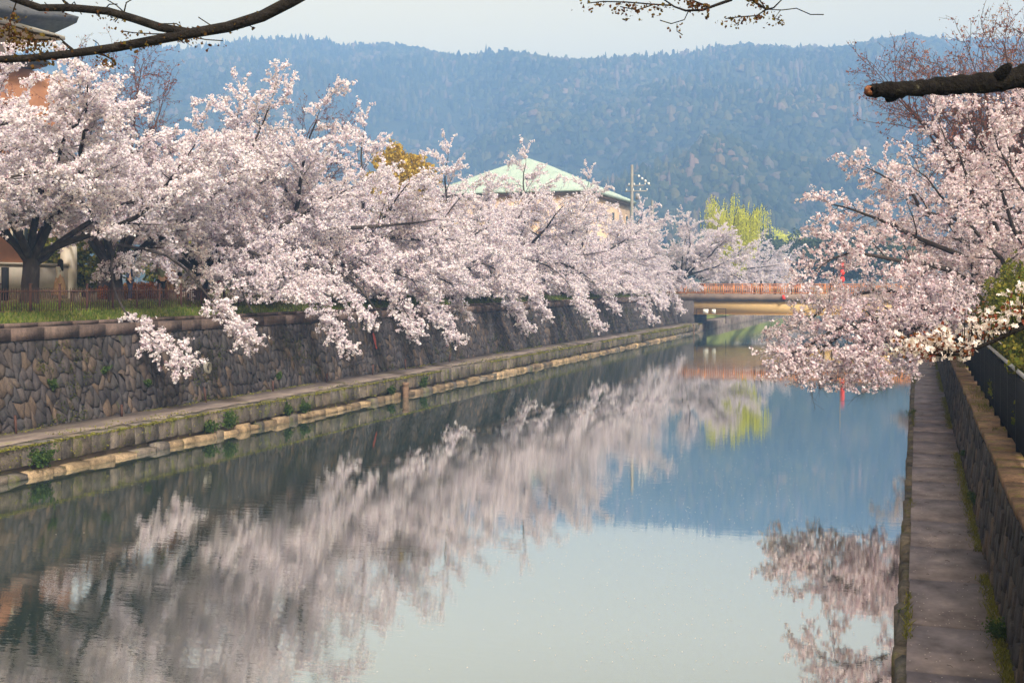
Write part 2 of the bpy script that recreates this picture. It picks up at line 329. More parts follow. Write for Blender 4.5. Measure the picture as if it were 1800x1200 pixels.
def forest():
    r = np.random.default_rng(11); n = 37000
    xp = r.uniform(-250, 2050, n); u = r.uniform(0, 1, n) ** 0.8
    z = 440 + u * 1010
    # a second helping along the skyline
    xs = r.uniform(-250, 2050, 2500); rid = 1350 + 120 * np.sin(xs / 260.0) + 60 * np.sin(xs / 97.0 + 1)
    xp = np.concatenate([xp, xs]); z = np.concatenate([z, rid + r.normal(0, 18, len(xs))]); n = len(xp)
    h = hill_h(xp, z); X = (xp - 900) * z / F
    c = np.stack([X * CP - z * SP, X * SP + z * CP, h], -1)
    s = r.uniform(1.6, 4.4, n) * (0.8 + 0.25 * z / 1000); s[-2500:] *= r.uniform(0.4, 0.95, 2500)
    a5 = np.arange(5) * 2 * np.pi / 5                      # an open-bottomed, dented crown of 15 faces
    v = np.vstack([[(0, 0, 1.0)], np.stack([.72 * np.cos(a5), .72 * np.sin(a5), 0 * a5 + .55], -1), np.stack([1.0 * np.cos(a5 + .63), 1.0 * np.sin(a5 + .63), 0 * a5 - .45], -1)])
    f = np.array([(0, 1 + k, 1 + (k + 1) % 5) for k in range(5)] + [(1 + k, 6 + k, 1 + (k + 1) % 5) for k in range(5)] + [(1 + (k + 1) % 5, 6 + k, 6 + (k + 1) % 5) for k in range(5)])
    V = v[None] * r.uniform(0.6, 1.35, (n, 11, 1)) + r.normal(0, 0.12, (n, 11, 3))
    con = (fbm(c[:, 0] / 60, c[:, 1] / 60, 9, 3) + r.normal(0, .4, n)) > .35; w_ = np.where(con, .62, 1.0); hgt_ = np.where(con, r.uniform(1.6, 2.4, n), r.uniform(.7, 1.3, n))
    V = V * s[:, None, None] * np.stack([w_, w_, hgt_], -1)[:, None, :] + c[:, None, :] + np.array((0, 0, 1.0))
    Fa = f[None] + (np.arange(n) * 11)[:, None, None]
    t = NT('forest'); rr = t.n('NewGeometry').outputs['Random Per Island']
    cc = t.ramp(rr, [(0, (0.018, 0.03, 0.016)), (0.4, (0.032, 0.046, 0.02)), (0.65, (0.055, 0.066, 0.026)), (0.82, (0.09, 0.088, 0.035)), (0.93, (0.10, 0.08, 0.06)), (1.0, (0.15, 0.125, 0.10))])
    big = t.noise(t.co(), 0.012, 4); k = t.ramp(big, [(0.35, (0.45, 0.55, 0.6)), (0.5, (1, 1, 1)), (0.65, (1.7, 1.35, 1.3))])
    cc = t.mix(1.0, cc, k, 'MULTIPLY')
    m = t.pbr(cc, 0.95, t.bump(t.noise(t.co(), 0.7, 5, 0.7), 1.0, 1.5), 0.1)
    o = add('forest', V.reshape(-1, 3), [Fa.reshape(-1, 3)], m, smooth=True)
    tag(o, 'blue hazy wooded hillside of mixed green and brown treetops', 'forest', kind='stuff')
forest()

# ------------------------------------------------------------------ stone facing (jittered hexagons)
def hash2(a, b, k=0):
    x = math.sin(a * 127.1 + b * 311.7 + k * 74.7) * 43758.5453
    return x - math.floor(x)
def hex_stones(s0, s1, T, w, h, seed, jit=0.30, gap=0.009):
    """stone outlines in (s along, t up) space"""
    out = []; rows = int(T / (0.75 * h)) + 2
    def corner(i, j, kx, ky):            # vertices live on a fine lattice, so neighbours share their jitter
        px = (i * 2 + j % 2 + kx); py = j * 3 + ky
        return (s0 + (px * 0.5 * w) + (hash2(px, py, seed) - 0.5) * 2 * jit * w, (py * 0.25 * h) + (hash2(px, py, seed + 1) - 0.5) * 2 * jit * h - 0.25 * h)
    for j in range(rows):
        for i in range(int((s1 - s0) / w) + 1):
            c = [corner(i, j, kx, ky) for kx, ky in ((0, -1), (1, -2 + 0), (2, -1), (2, 1), (1, 2), (0, 1))]
            c = np.array(c); c[:, 1] = np.clip(c[:, 1], 0.0, T)
            if np.ptp(c[:, 1]) < 0.06: continue
            m = c.mean(0); d = c - m; L = np.linalg.norm(d, axis=1)[:, None] + 1e-6
            out.append((m, m + d * np.maximum(0.2, 1 - gap / L)))
    return out
def stone_geo(m, c, frame, rr):
    k = len(c); depth = 0.004 + 0.034 * rr.random()
    ring0 = [frame(s, t_, -0.03) for s, t_ in c]
    ci = m + (c - m) * 0.88
    ring1 = [frame(s, t_, depth * rr.uniform(0.7, 1.1)) for s, t_ in ci]
    cen = frame(m[0], m[1], depth * rr.uniform(0.8, 1.25))
    V = np.array(ring0 + ring1 + [cen])
    q = [(a, (a + 1) % k, k + (a + 1) % k, k + a) for a in range(k)]
    tr = [(k + a, k + (a + 1) % k, 2 * k) for a in range(k)]
    return V, q, tr
def face_wall(parent, stones, frame, mat, limit, far_first, seed, name='stone'):
    rr = random.Random(seed)
    stones.sort(key=far_first)
    rest = MB()
    for i, (m, c) in enumerate(stones):
        V, q, tr = stone_geo(m, c, frame, rr)
        if i < limit: add(name, V, [np.array(q), np.array(tr)], mat, parent)
        else: rest.put(V, q, tr)
    if rest.n: tag(rest.build(name + '_courses', mat, parent), kind='stuff')

# ---- left retaining wall
LW_FOOT, LW_TOP, LW_H0, LW_H1 = -26.4, -27.1, 0.93, 3.71
Y0, Y1 = 18.0, 138.0
def lframe(s, t_, d):
    u = t_ / (LW_H1 - LW_H0)
    return (LW_FOOT + (LW_TOP - LW_FOOT) * u + d, s, LW_H0 + t_)
mb = MB()
mb.put([(-26.46, Y0 - 60, 0.5), (-26.46, Y1, 0.5), (-27.14, Y1, 3.75), (-27.14, Y0 - 60, 3.75), (-27.8, Y0 - 60, 0.5), (-27.8, Y1, 0.5), (-27.8, Y1, 3.75), (-27.8, Y0 - 60, 3.75)],
       [(0, 1, 2, 3), (4, 7, 6, 5), (3, 2, 6, 7), (0, 4, 5, 1), (1, 5, 6, 2), (0, 3, 7, 4)])
lw_ = mb.build('retaining_wall', M['mortar'])
tag(lw_, 'long dark mossy stone retaining wall under the left bank cherry trees', 'wall')
st = hex_stones(25.0, 138.0, LW_H1 - LW_H0, 0.33, 0.52, 5, 0.34)
face_wall(lw_, st, lframe, M['wall_stone'], 300, lambda a: a[0][0], 1)
# coping blocks, front course and set-back upper course
y = Y0 - 2; k = 0
rr = random.Random(3)
while y < Y1:
    L = rr.uniform(1.3, 1.9)
    bx('coping_block', (-27.42 + rr.uniform(-.01, .01), y + L / 2, 3.905), (0.76, L - 0.015, 0.39 + rr.uniform(-.006, .006)), M['coping'], lw_)
    bx('coping_block', (-27.83 + rr.uniform(-.012, .012), y + L / 2 + 0.4, 4.17), (0.36, L - 0.02, 0.13 + rr.uniform(-.01, .01)), M['coping'], lw_)
    y += L
# wall fittings: drain, red paint smear
p = P(410, 650, 47); p = np.array((-26.75, p[1], 2.2))
d_ = MB(); th = np.linspace(0, 2 * np.pi, 14, endpoint=False)
ro = np.array([(0.0, 0.20 * math.cos(a), 0.24 * math.sin(a)) for a in th]); ri = ro * 0.66
d_.put(np.vstack([ro + (-0.25, 0, 0), ro + (0.16, 0, 0), ri + (0.16, 0, 0), ri + (-0.2, 0, 0)]),
       [(k * 14 + a, k * 14 + (a + 1) % 14, (k + 1) * 14 + (a + 1) % 14, (k + 1) * 14 + a) for k in range(3) for a in range(14)])
dr = d_.build('drain_pipe', M['pole_concrete']); dr.location = p
tag(dr, 'pale round concrete drain mouth in the left stone wall', 'drain')

# ---- left ledge (towpath) with its stones
ld = MB()
ld.put([(-26.42, -60, -0.8), (-24.25, -60, -0.8), (-24.25, -60, 0.90), (-26.42, -60, 0.96), (-26.42, 420, -0.8), (-24.25, 420, -0.8), (-24.25, 420, 0.90), (-26.42, 420, 0.96)],
       [(0, 4, 5, 1), (1, 5, 6, 2), (2, 6, 7, 3), (0, 3, 7, 4)])
led = tag(ld.build('towpath_ledge', M['ledge_top']), kind='structure')
rr = random.Random(9); rest = MB(); y = 22.0; k = 0
def blockgeo(c, d, r, b=0.03):
    """a roughly dressed block: jittered box with a chamfered canal face (+X)"""
    x, yy, z = np.array(d) / 2
    V = [(-x, -yy, -z), (-x, yy, -z), (-x, yy, z), (-x, -yy, z), (x - b, -yy, -z), (x - b, yy, -z), (x - b, yy, z), (x - b, -yy, z),
         (x, -yy + b, -z + b), (x, yy - b, -z + b), (x, yy - b, z - b), (x, -yy + b, z - b)]
    V = np.array(V) + np.array([[r.uniform(-.025, .025) for _ in range(3)] for _ in range(12)])
    return V + np.array(c), np.array([(3, 2, 1, 0), (0, 1, 5, 4), (2, 3, 7, 6), (0, 4, 7, 3), (1, 2, 6, 5), (4, 5, 9, 8), (5, 6, 10, 9), (6, 7, 11, 10), (7, 4, 8, 11), (8, 9, 10, 11)])
while y < 138:
    L = rr.uniform(0.42, 0.85)
    V, q = blockgeo((-24.30 + rr.uniform(-.03, .03), y + L / 2, 0.62), (0.5, L - 0.02, 0.62 + rr.uniform(-.03, .03)), rr)
    if k < 150: add('edge_stone', V, [q], M['ledge_stone'], led)
    else: rest.put(V, q)
    y += L; k += 1
y = 22.0; k = 0
while y < 138:
    L = rr.uniform(0.45, 1.2)
    V, q = blockgeo((-24.08 + rr.uniform(-.06, .05), y + L / 2, 0.02 + rr.uniform(-.04, .04)), (0.58 + rr.uniform(-.1, .1), L - rr.uniform(.02, .09), 0.32 + rr.uniform(-.08, .06)), rr, 0.09); V += np.array([[rr.uniform(-.03, .03) for _ in range(3)] for _ in range(12)])
    if k < 120: add('footing_stone', V, [q], M['pale_stone'] if rr.random() < .82 else M['ledge_stone'], led)
    else: rest.put(V, q)
    y += L; k += 1
if rest.n: tag(rest.build('edge_stone_rows', M['ledge_stone'], led), kind='stuff')

# ---- right path, wall and coping
RP = 1.0
pa = tag(bx('path', (0.55, 60, 0.3), (1.34, 200, 1.3), M['concrete']), kind='structure')
y = 6.0; rr = random.Random(4)
while y < 136:
    L = rr.uniform(1.9, 2.6)
    s_ = bx('slab', (0.475 + rr.uniform(-.01, .01), y + L / 2, 0.972 + rr.uniform(-.008, .008)), (1.19, L - 0.045, 0.07), M['concrete'], pa); y += L
y = 8.0
while y < 90:
    L = rr.uniform(0.5, 1.0)
    V, q = blockgeo((0, 0, 0), (0.34, L - 0.03, 0.9), rr, 0.05); V = V * np.array((-1, 1, 1)) + np.array((-0.10 + rr.uniform(-.03, .03), y + L / 2, 0.50))
    add('edge_stone', V, [q[:, ::-1]], M['ledge_stone'], pa); y += L
def rframe(s, t_, d):
    return (1.06 + 0.16 * t_ / 1.6 - d, s, 1.0 + t_)
mb = MB()
mb.put([(1.10, -20, 0.9), (1.10, 137, 0.9), (1.27, 137, 2.52), (1.27, -20, 2.52), (1.92, -20, 0.9), (1.92, 137, 0.9), (1.92, 137, 2.52), (1.92, -20, 2.52)],
       [(3, 2, 1, 0), (4, 5, 6, 7), (3, 7, 6, 2), (0, 1, 5, 4), (1, 2, 6, 5), (0, 4, 7, 3)])
rw_ = tag(mb.build('retaining_wall', M['mortar']), 'low rough stone retaining wall beside the right concrete path', 'wall')
st = hex_stones(9.0, 90.0, 1.52, 0.44, 0.50, 21, 0.24)
face_wall(rw_, [(m, c[::-1]) for m, c in st], rframe, M['wall_stone'], 300, lambda a: a[0][0], 2)
y = 4.0
while y < 110:
    L = rr.uniform(0.8, 1.5)
    bx('coping_block', (1.50 + rr.uniform(-.02, .02), y + L / 2, 2.585 + rr.uniform(-.012, .012)), (0.60, L - 0.02, 0.13), M['tan_coping'], rw_); y += L

# ------------------------------------------------------------------ trees
def unit(v): return v / (np.linalg.norm(v) + 1e-9)
def grow(r, p, d, L, n, droop=0.0, wander=0.15):
    pts = [np.array(p, float)]; d = unit(np.array(d, float)); s = L / n
    for i in range(n):
        d = unit(d + r.normal(0, wander, 3) + np.array((0, 0, -droop)))
        pts.append(pts[-1] + d * s)
    return np.array(pts)
def along(pts, t_):
    k = t_ * (len(pts) - 1); i = min(int(k), len(pts) - 2); f = k - i
    return pts[i] * (1 - f) + pts[i + 1] * f, unit(pts[i + 1] - pts[i])
def side_dir(r, d, ang, flat_=0.6):
    a = unit(np.cross(d, r.normal(0, 1, 3)) * np.array((1, 1, flat_)))
    return unit(d * math.cos(ang) + a * math.sin(ang))
def petals(r, C, size, k=5, spread=0.45, ps=(0.38, 0.62)):
    """k little diamond faces round each cluster centre"""
    n = len(C); C = np.repeat(C, k, 0); S = np.repeat(size, k)[:, None]
    u = r.normal(0, 1, (n * k, 3)); u /= np.linalg.norm(u, axis=1)[:, None]
    c = C + u * S * spread
    w = u + r.normal(0, 0.6, (n * k, 3)); w /= np.linalg.norm(w, axis=1)[:, None]
    a = np.cross(w, r.normal(0, 1, (n * k, 3))); a /= np.linalg.norm(a, axis=1)[:, None] + 1e-9
    b = np.cross(w, a); sz = S * r.uniform(ps[0], ps[1], (n * k, 1))
    lift = w * sz * 0.3
    V = np.stack([c + a * sz, c + b * sz + lift, c - a * sz, c - b * sz + lift], 1).reshape(-1, 3)
    Q = np.arange(n * k * 4).reshape(-1, 4)
    return V, Q
def fill_branch(r, limbs, wood, pts_out, sec_step=0.55, sec_len=(1.8, 3.2), ter_step=0.33, ter_len=(0.6, 1.3), droop=0.05, start=0.22, dens=0.062, tw=3, flat_=0.55, limb_bloom=0.75, floor=-99):
    """secondaries, tertiaries and twigs on the given limbs; collects blossom positions"""
    for L in limbs:
        pts, r0, r1 = L
        ln = np.linalg.norm(np.diff(pts, axis=0), axis=1).sum()
        wood.tube(pts, np.linspace(r0, r1, len(pts)), 7)
        ns = max(2, int(ln * (1 - start) / sec_step))
        for i in range(ns + 1):
            t1 = min(1.0, start + (1 - start) * (i + r.uniform(-0.3, 0.3)) / ns); t1 = max(0.1, t1)
            p, d = along(pts, t1)
            if p[2] < floor + .3: continue
            l2 = r.uniform(*sec_len) * (1 - 0.45 * t1)
            d2 = side_dir(r, d, r.uniform(0.5, 1.15), flat_) if i < ns else d
            s2 = grow(r, p, d2 + np.array((0, 0, 0.12)), l2, 6, droop, 0.13)
            rr2 = max(0.012, (r0 + (r1 - r0) * t1) * 0.42)
            wood.tube(s2, np.linspace(rr2, 0.007, len(s2)), 5, False)
            nt = max(2, int(l2 / ter_step))
            for j in range(nt + 1):
                t2 = min(1, max(0.1, (j + r.uniform(0, 0.8)) / (nt + 0.5))); q, e = along(s2, t2)
                if q[2] < floor: continue
                l3 = r.uniform(*ter_len) * (1 - 0.35 * t2)
                s3 = grow(r, q, side_dir(r, e, r.uniform(0.5, 1.1), flat_) if j < nt else e, l3, 4, droop * 1.3, 0.16)
                wood.tube(s3, np.linspace(0.010, 0.005, len(s3)), 3, False)
                m = max(2, int(l3 / dens)); tt = r.uniform(0.0, 1.0, m)
                pts_out.append(np.array([along(s3, a)[0] for a in tt]) + r.normal(0, 0.045, (m, 3)))
                for _ in range(tw):
                    q3, e3 = along(s3, r.uniform(0.15, 1)); l4 = r.uniform(0.2, 0.5)
                    e4 = side_dir(r, e3, r.uniform(0.4, 1.2), 0.9); m = max(2, int(l4 / dens)); a = r.uniform(0.1, 1, (m, 1))
                    pts_out.append(q3 + e4 * l4 * a + r.normal(0, 0.035, (m, 3)))
                    wood.tube(np.array([q3, q3 + e4 * l4]), (0.005, 0.004), 3, False)
            m = int(l2 * limb_bloom / dens); tt = r.uniform(0.3, 1.0, m)
            if m: pts_out.append(np.array([along(s2, a)[0] for a in tt]) + r.normal(0, 0.06, (m, 3)))
def cherry(seed, height=9.5, k=4, size=(0.065, 0.11), mat='blossom', low=3, extra=(), floor=-2.7, up=0.0):
    r = np.random.default_rng(seed)
    root = empty('cherry_tree')
    th = r.uniform(1.5, 2.1)
    trunk = grow(r, (0, 0, -0.15), (r.uniform(-.1, .2), r.uniform(-.12, .12), 1), th, 5, 0, 0.06)
    tr = MB(); rad = np.linspace(0.34, 0.27, len(trunk)); rad[0] *= 1.35; tr.tube(trunk, rad, 10)
    tr.build('trunk', M['bark'], root, True)
    top = trunk[-1]; wood = MB(); out = []; limbs = []
    n = 9
    for i in range(n):                       # spreading, arching limbs
        az = 2 * math.pi * (i + r.uniform(-.25, .25)) / n
        el = r.uniform(0.75, 1.15) if i % 3 == 0 else r.uniform(0.35, 0.72)
        el += up
        L = r.uniform(6.2, 7.8) * (height / 9.5) * (0.88 + 0.2 * max(0, math.cos(az - 0.5)))
        d = np.array((math.cos(az) * math.cos(el) + .14, math.sin(az) * math.cos(el) + .10, math.sin(el)))
        p, _ = along(trunk, r.uniform(0.75, 1.0))
        limbs.append((grow(r, p, d, L, 11, 0.032, 0.12), 0.15, 0.022))
    for i in range(low):                     # long limbs reaching out over the water and drooping
        az = (i - (low - 1) / 2) * 0.55 + 0.25 + r.uniform(-.15, .15)
        d = np.array((math.cos(az), math.sin(az), r.uniform(0.2, 0.45)))
        p, _ = along(trunk, r.uniform(0.6, 0.98))
        limbs.append((grow(r, p, d, r.uniform(6.0, 7.4), 11, 0.06, 0.08), 0.13, 0.016))
    fill_branch(r, limbs, wood, out, 0.52, (1.8, 3.2), 0.30, (0.6, 1.3), 0.055, 0.2, 0.05, 3, 0.32, floor=floor)
    C = np.vstack(out); C = C[C[:, 2] > floor]; out = [C]
    if extra:
        ex = []
        for pl in extra:
            p = np.array(pl, float); tt = np.linspace(0, 1, 11); t0 = np.linspace(0, 1, len(p)); q = np.stack([np.interp(tt, t0, p[:, i]) for i in range(3)], -1); q[1:-1] = (q[:-2] + 2 * q[1:-1] + q[2:]) / 4
            ex.append((q, 0.06, 0.012))
        fill_branch(r, ex, wood, out, 0.22, (0.35, 0.85), 0.2, (0.2, 0.5), 0.05, 0.5, 0.05, 2, 0.7, 0.6)
    wood.build('branches', M['bark'], root, True)
    C = np.vstack(out)
    V, Q = petals(r, C, r.uniform(size[0], size[1], len(C)), k, 0.5, (0.33, 0.56))
    cr = add('crown', V, [Q], M[mat], root)
    cr['kind'] = 'stuff'
    return root, len(C)

protos = [cherry(101, 11.6, low=0, floor=2.3, up=0.16)[0], cherry(202, 10.6, floor=0.2, extra=[[(0, 0, 1.7), (2.2, -.5, 2.5), (4.4, -.7, 1.4), (5.6, -.9, 0.0), (6.3, -1.1, -1.1)]])[0],
          cherry(303, 11.6, low=0, floor=2.2, up=0.18, extra=[[(P(*q) - np.array((-31.76, 42.0, 4.72))) / 1.02 for q in pl] for pl in (
              [(205, 430, 49), (193, 455, 47), (197, 505, 45.5), (216, 548, 44.5), (255, 582, 43.6), (295, 612, 43), (322, 632, 42.7)],
              [(205, 430, 49), (300, 445, 47.5), (350, 500, 46), (385, 545, 45), (415, 572, 44.5), (435, 590, 44.2)])])[0], cherry(404, 10.2, low=4, floor=0.0, extra=[[(0, 0, 1.7), (2.5, .5, 2.5), (4.7, 1.0, 1.3), (5.9, 1.5, -.5), (6.7, 1.9, -1.9)], [(0, 0, 1.7), (2.4, 1.8, 2.4), (4.3, 3.2, 1.4), (5.3, 4.0, 0.1), (5.8, 4.5, -.8)]])[0]]
TX = -31.3
row = [  # distance along the bank, variant, rotation, scale, label
 (28.5, 0, 100, 1.0, 'pale pink cherry tree leaning in at the left frame edge'),
 (36.8, 0, -8, 1.05, 'cherry tree with the thick forked dark trunk nearest the left edge'),
 (42.0, 2, 0, 1.02, 'cherry tree just behind the standing person in sage top'),
 (48.0, 3, -12, 1.05, 'cherry tree over the picnic bench with a broad trunk behind the fence'),
 (54.5, 1, 10, 1.28, 'tall cherry tree whose crown stands highest before the golden shrub'),
 (60.5, 3, 20, 1.1, 'cherry tree whose long spray hangs lowest over the wall mid picture'),
 (66.5, 1, -15, 1.0, 'cherry tree just right of the golden treetop'),
 (73.0, 3, 10, 1.08, 'cherry tree in front of the left end of the mint roof'),
 (80.0, 1, -12, 1.14, 'cherry tree under the peak of the mint roof'),
 (88.0, 3, 15, 1.2, 'cherry tree in front of the tan brick wall'),
 (97.0, 1, 25, 1.12, 'cherry tree below the right eave of the mint roof'),
 (107.0, 3, -18, 1.2, 'cherry tree below the utility pole'),
 (119.0, 1, 22, 1.12, 'cherry tree second from the bridge on the left bank'),
 (132.0, 3, -5, 1.05, 'last cherry tree of the left bank, its boughs touching the bridge'),
 (150.0, 0, 0, 1.0, 'first cherry tree beyond the bridge, left of the willow'),
 (164.0, 3, 18, 1.1, 'cherry tree beyond the bridge, under the willow'),
 (187.0, 1, -10, 1.15, 'cherry tree beyond the bridge, right of the willow'),
 (206.0, 3, 8, 1.2, 'distant cherry tree third from the willow beyond the bridge'),
 (236.0, 1, -20, 1.1, 'distant cherry tree fourth from the willow over the bridge railing'),
 (275.0, 3, 30, 1.15, 'small far cherry tree at the right end of the distant row'),
 (320.0, 1, 15, 1.2, 'tiny farthest cherry tree where the distant row meets the right boughs'),
]
used = set()
for (d, vi, rz, s, lab) in row:
    o = protos[vi] if vi not in used else copy_tree(protos[vi]); flip = vi in used and (int(d) % 2 == 0); used.add(vi)
    o.location = (TX + (0.5 * math.sin(d)) if d < 145 else TX + 3.2, d, 4.72); o.rotation_euler = (0, 0, R(rz)); o.scale = (s, -s if flip else s, s)
    tag(o, lab, 'cherry tree', 'cherry trees along the left bank')

# ---- right bank cherry (hero)
def px_limb(pl, r0, r1, r):
    p = np.array([P(*a) for a in pl]); t_ = np.linspace(0, 1, len(p)); tt = np.linspace(0, 1, 12)
    q = np.stack([np.interp(tt, t_, p[:, i]) for i in range(3)], -1)
    q[1:-1] = (q[:-2] + 2 * q[1:-1] + q[2:]) / 4
    q[2:] += r.normal(0, 0.08, (10, 3)); return (q, r0, r1)
def right_tree():
    r = np.random.default_rng(55); root = empty('cherry_tree', (0, 0, 0))
    fork = P(1850, 575, 42); base = np.array((fork[0] + .5, fork[1] + .4, 3.1))
    tr = MB(); tr.tube(np.array([base - (0, 0, .4), base * 0.6 + fork * 0.4 + (0.15, 0, 0), fork]), (0.42, 0.33, 0.27), 10); tr.build('trunk', M['bark'], root, True)
    f_ = (1850, 575, 42)
    limbs = [px_limb([f_, (1756, 512, 41.2), (1660, 440, 40.4), (1560, 390, 39.6), (1460, 360, 38.8)], 0.162, 0.02, r),
             px_limb([f_, (1740, 480, 42.8), (1670, 400, 43.6), (1590, 330, 43.6), (1530, 290, 43.6)], 0.162, 0.02, r),
             px_limb([f_, (1700, 548, 40.4), (1610, 540, 38.8), (1520, 565, 38.2), (1440, 600, 37.8), (1385, 620, 37.7)], 0.162, 0.014, r),
             px_limb([f_, (1720, 520, 43.6), (1620, 515, 44.4), (1520, 510, 44.4), (1450, 545, 43.9), (1400, 575, 43.6)], 0.135, 0.014, r),
             px_limb([f_, (1740, 500, 40.4), (1640, 465, 38.8), (1560, 445, 38.0), (1480, 440, 37.5), (1440, 470, 37.2)], 0.135, 0.014, r),
             px_limb([f_, (1690, 555, 39.6), (1620, 570, 38.2), (1560, 590, 37.2), (1520, 620, 36.9)], 0.095, 0.010, r),
             px_limb([f_, (1780, 470, 45.2), (1720, 400, 46.8), (1640, 370, 48.4), (1560, 400, 48.4)], 0.121, 0.014, r),
             px_limb([f_, (1880, 520, 46.8), (1860, 420, 51.6), (1820, 350, 54.8)], 0.135, 0.018, r)]
    limbs += [px_limb([f_, (1800, 500, 40), (1740, 440, 39), (1670, 360, 38), (1610, 300, 38)], 0.12, 0.014, r), px_limb([f_, (1830, 470, 41), (1780, 390, 42), (1730, 330, 43), (1690, 300, 44)], 0.12, 0.014, r)]
    limbs += [px_limb([f_, (1690, 540, 40), (1590, 545, 39), (1490, 580, 38), (1430, 612, 37.5), (1395, 632, 37.2)], 0.12, 0.012, r), px_limb([f_, (1680, 560, 39), (1600, 590, 38), (1550, 625, 37.5), (1515, 655, 37.3)], 0.09, 0.010, r)]
    high = [px_limb([f_, (1790, 410, 40), (1740, 290, 39), (1700, 190, 38.5)], 0.10, 0.012, r), px_limb([f_, (1820, 400, 44), (1810, 270, 45), (1800, 170, 46)], 0.10, 0.012, r),
            px_limb([f_, (1770, 430, 42.0), (1710, 320, 41.2), (1660, 215, 40.4)], 0.135, 0.014, r),
            px_limb([f_, (1810, 420, 43.6), (1780, 300, 45.2), (1770, 190, 46.0)], 0.135, 0.014, r),
            px_limb([f_, (1830, 440, 39.6), (1800, 330, 38.0), (1745, 230, 37.2)], 0.121, 0.014, r),
            px_limb([f_, (1900, 450, 43.6), (1950, 330, 45.2), (1960, 230, 45.2)], 0.135, 0.018, r)]
    wood = MB(); out = []
    fill_branch(r, limbs, wood, out, 0.42, (1.0, 2.3), 0.30, (0.4, 1.0), 0.045, 0.22, 0.072, 3, 0.7, 0.4)
    fill_branch(r, high, wood, out, 0.5, (1.0, 2.2), 0.36, (0.4, 1.0), -0.02, 0.25, 0.065, 2, 0.9, 0.3)
    wood.build('branches', M['bark'], root, True)
    C = np.vstack(out); C = C[C[:, 2] > 2.2]
    V, Q = petals(r, C, r.uniform(0.065, 0.11, len(C)), 4, 0.5, (0.32, 0.54))
    add('crown', V, [Q], M['blossom_pink'], root)['kind'] = 'stuff'
    tag(root, 'pink cherry tree leaning over the water above the right path', 'cherry tree')
    return len(C)
NRT = right_tree()
for (X, Y, vi, rz, s, lab) in ((5.2, 62, 1, 170, 0.8, 'cherry tree farther along the right bank behind the leaning one'), (5.5, 84, 3, 185, 0.85, 'second cherry tree back on the right bank, mostly hidden')):
    o = copy_tree(protos[vi]); o.location = (X, Y, 3.2); o.rotation_euler = (0, 0, R(rz)); o.scale = (s,) * 3
    tag(o, lab, 'cherry tree', 'cherry trees on the right bank')
print('clusters right', NRT)


# ------------------------------------------------------------------ other trees
def bare_tree(seed, height, lean=(0, 0), bud='bud', spread=0.5, nl=8, bark='bark_red', bs=0.05):
    r = np.random.default_rng(seed); root = empty('bare_tree'); th = height * 0.22
    trunk = grow(r, (0, 0, -0.2), (lean[0] * .3, lean[1] * .3, 1), th, 5, 0, 0.05)
    MB().tube(trunk, np.linspace(height * 0.026, height * 0.02, len(trunk)), 9).build('trunk', M['bark'], root, True)
    limbs = []
    for i in range(nl):
        az = 2 * math.pi * (i + r.uniform(-.3, .3)) / nl; sp = spread * r.uniform(0.5, 1.3)
        d = np.array((math.cos(az) * sp + lean[0], math.sin(az) * sp + lean[1], 1.0))
        limbs.append((grow(r, along(trunk, r.uniform(.7, 1))[0], d, height * r.uniform(0.62, 0.82), 9, -0.015, 0.09), height * 0.011, 0.012))
    wood = MB(); out = []; k = height / 10
    fill_branch(r, limbs, wood, out, 0.42 * k, (1.6 * k, 2.8 * k), 0.26 * k, (0.6 * k, 1.3 * k), -0.03, 0.25, 0.13 * k, 3, 1.0, 0.3)
    wood.build('branches', M[bark], root, True)
    C = np.vstack(out); V, Q = petals(r, C, r.uniform(bs * .6, bs * 1.2, len(C)) * k, 2)
    add('buds', V, [Q], M[bud], root)['kind'] = 'stuff'
    return root
b0 = bare_tree(61, 11, (-0.45, -0.05), 'bud', 0.55); b0.location = (5.6, 52, 3.9); b0.scale = (1.25,) * 3
tag(b0, 'reddish bare tree leaning left behind the right cherry blossoms', 'tree', 'budding trees on the right bank')
b1 = bare_tree(62, 19, (-0.05, 0), 'bud_orange', 0.42, 9); b1.location = (5.5, 88, 4.2)
tag(b1, 'tall thinly leafed tree rising above the sawn limb at right', 'tree', 'budding trees on the right bank')
for X, Y, s_, rz, src, lab in ((9, 70, 0.8, 80, b1, 'rusty budding tree at the right edge below the sawn limb'), (5.5, 116, 0.8, 200, b1, 'farther budding tree left of the tall thinly leafed one'),
                               (9.5, 66, 1.35, 30, b0, 'reddish budding tree second back on the right bank')):
    o = copy_tree(src); o.location = (X, Y, 4.2); o.scale = (s_,) * 3; o.rotation_euler = (0, 0, R(rz)); tag(o, lab, 'tree', 'budding trees on the right bank')
b2 = bare_tree(63, 12, (0.1, 0), 'bud', 0.6, 7); b2.location = (-36, 62, 4.75)
tag(b2, 'bare grey twigged tree rising behind the tall left cherry', 'tree', 'bare trees in the park')
for X, Y, s_, rz, lab in ((-37, 48, 1.08, 60, 'bare tree whose straight twigs poke above the left blossoms'), (-38, 118, 0.95, 140, 'bare twiggy tree beside the mint roof')):
    o = copy_tree(b2); o.location = (X, Y, 4.75); o.scale = (s_,) * 3; o.rotation_euler = (0, 0, R(rz)); tag(o, lab, 'tree', 'bare trees in the park')

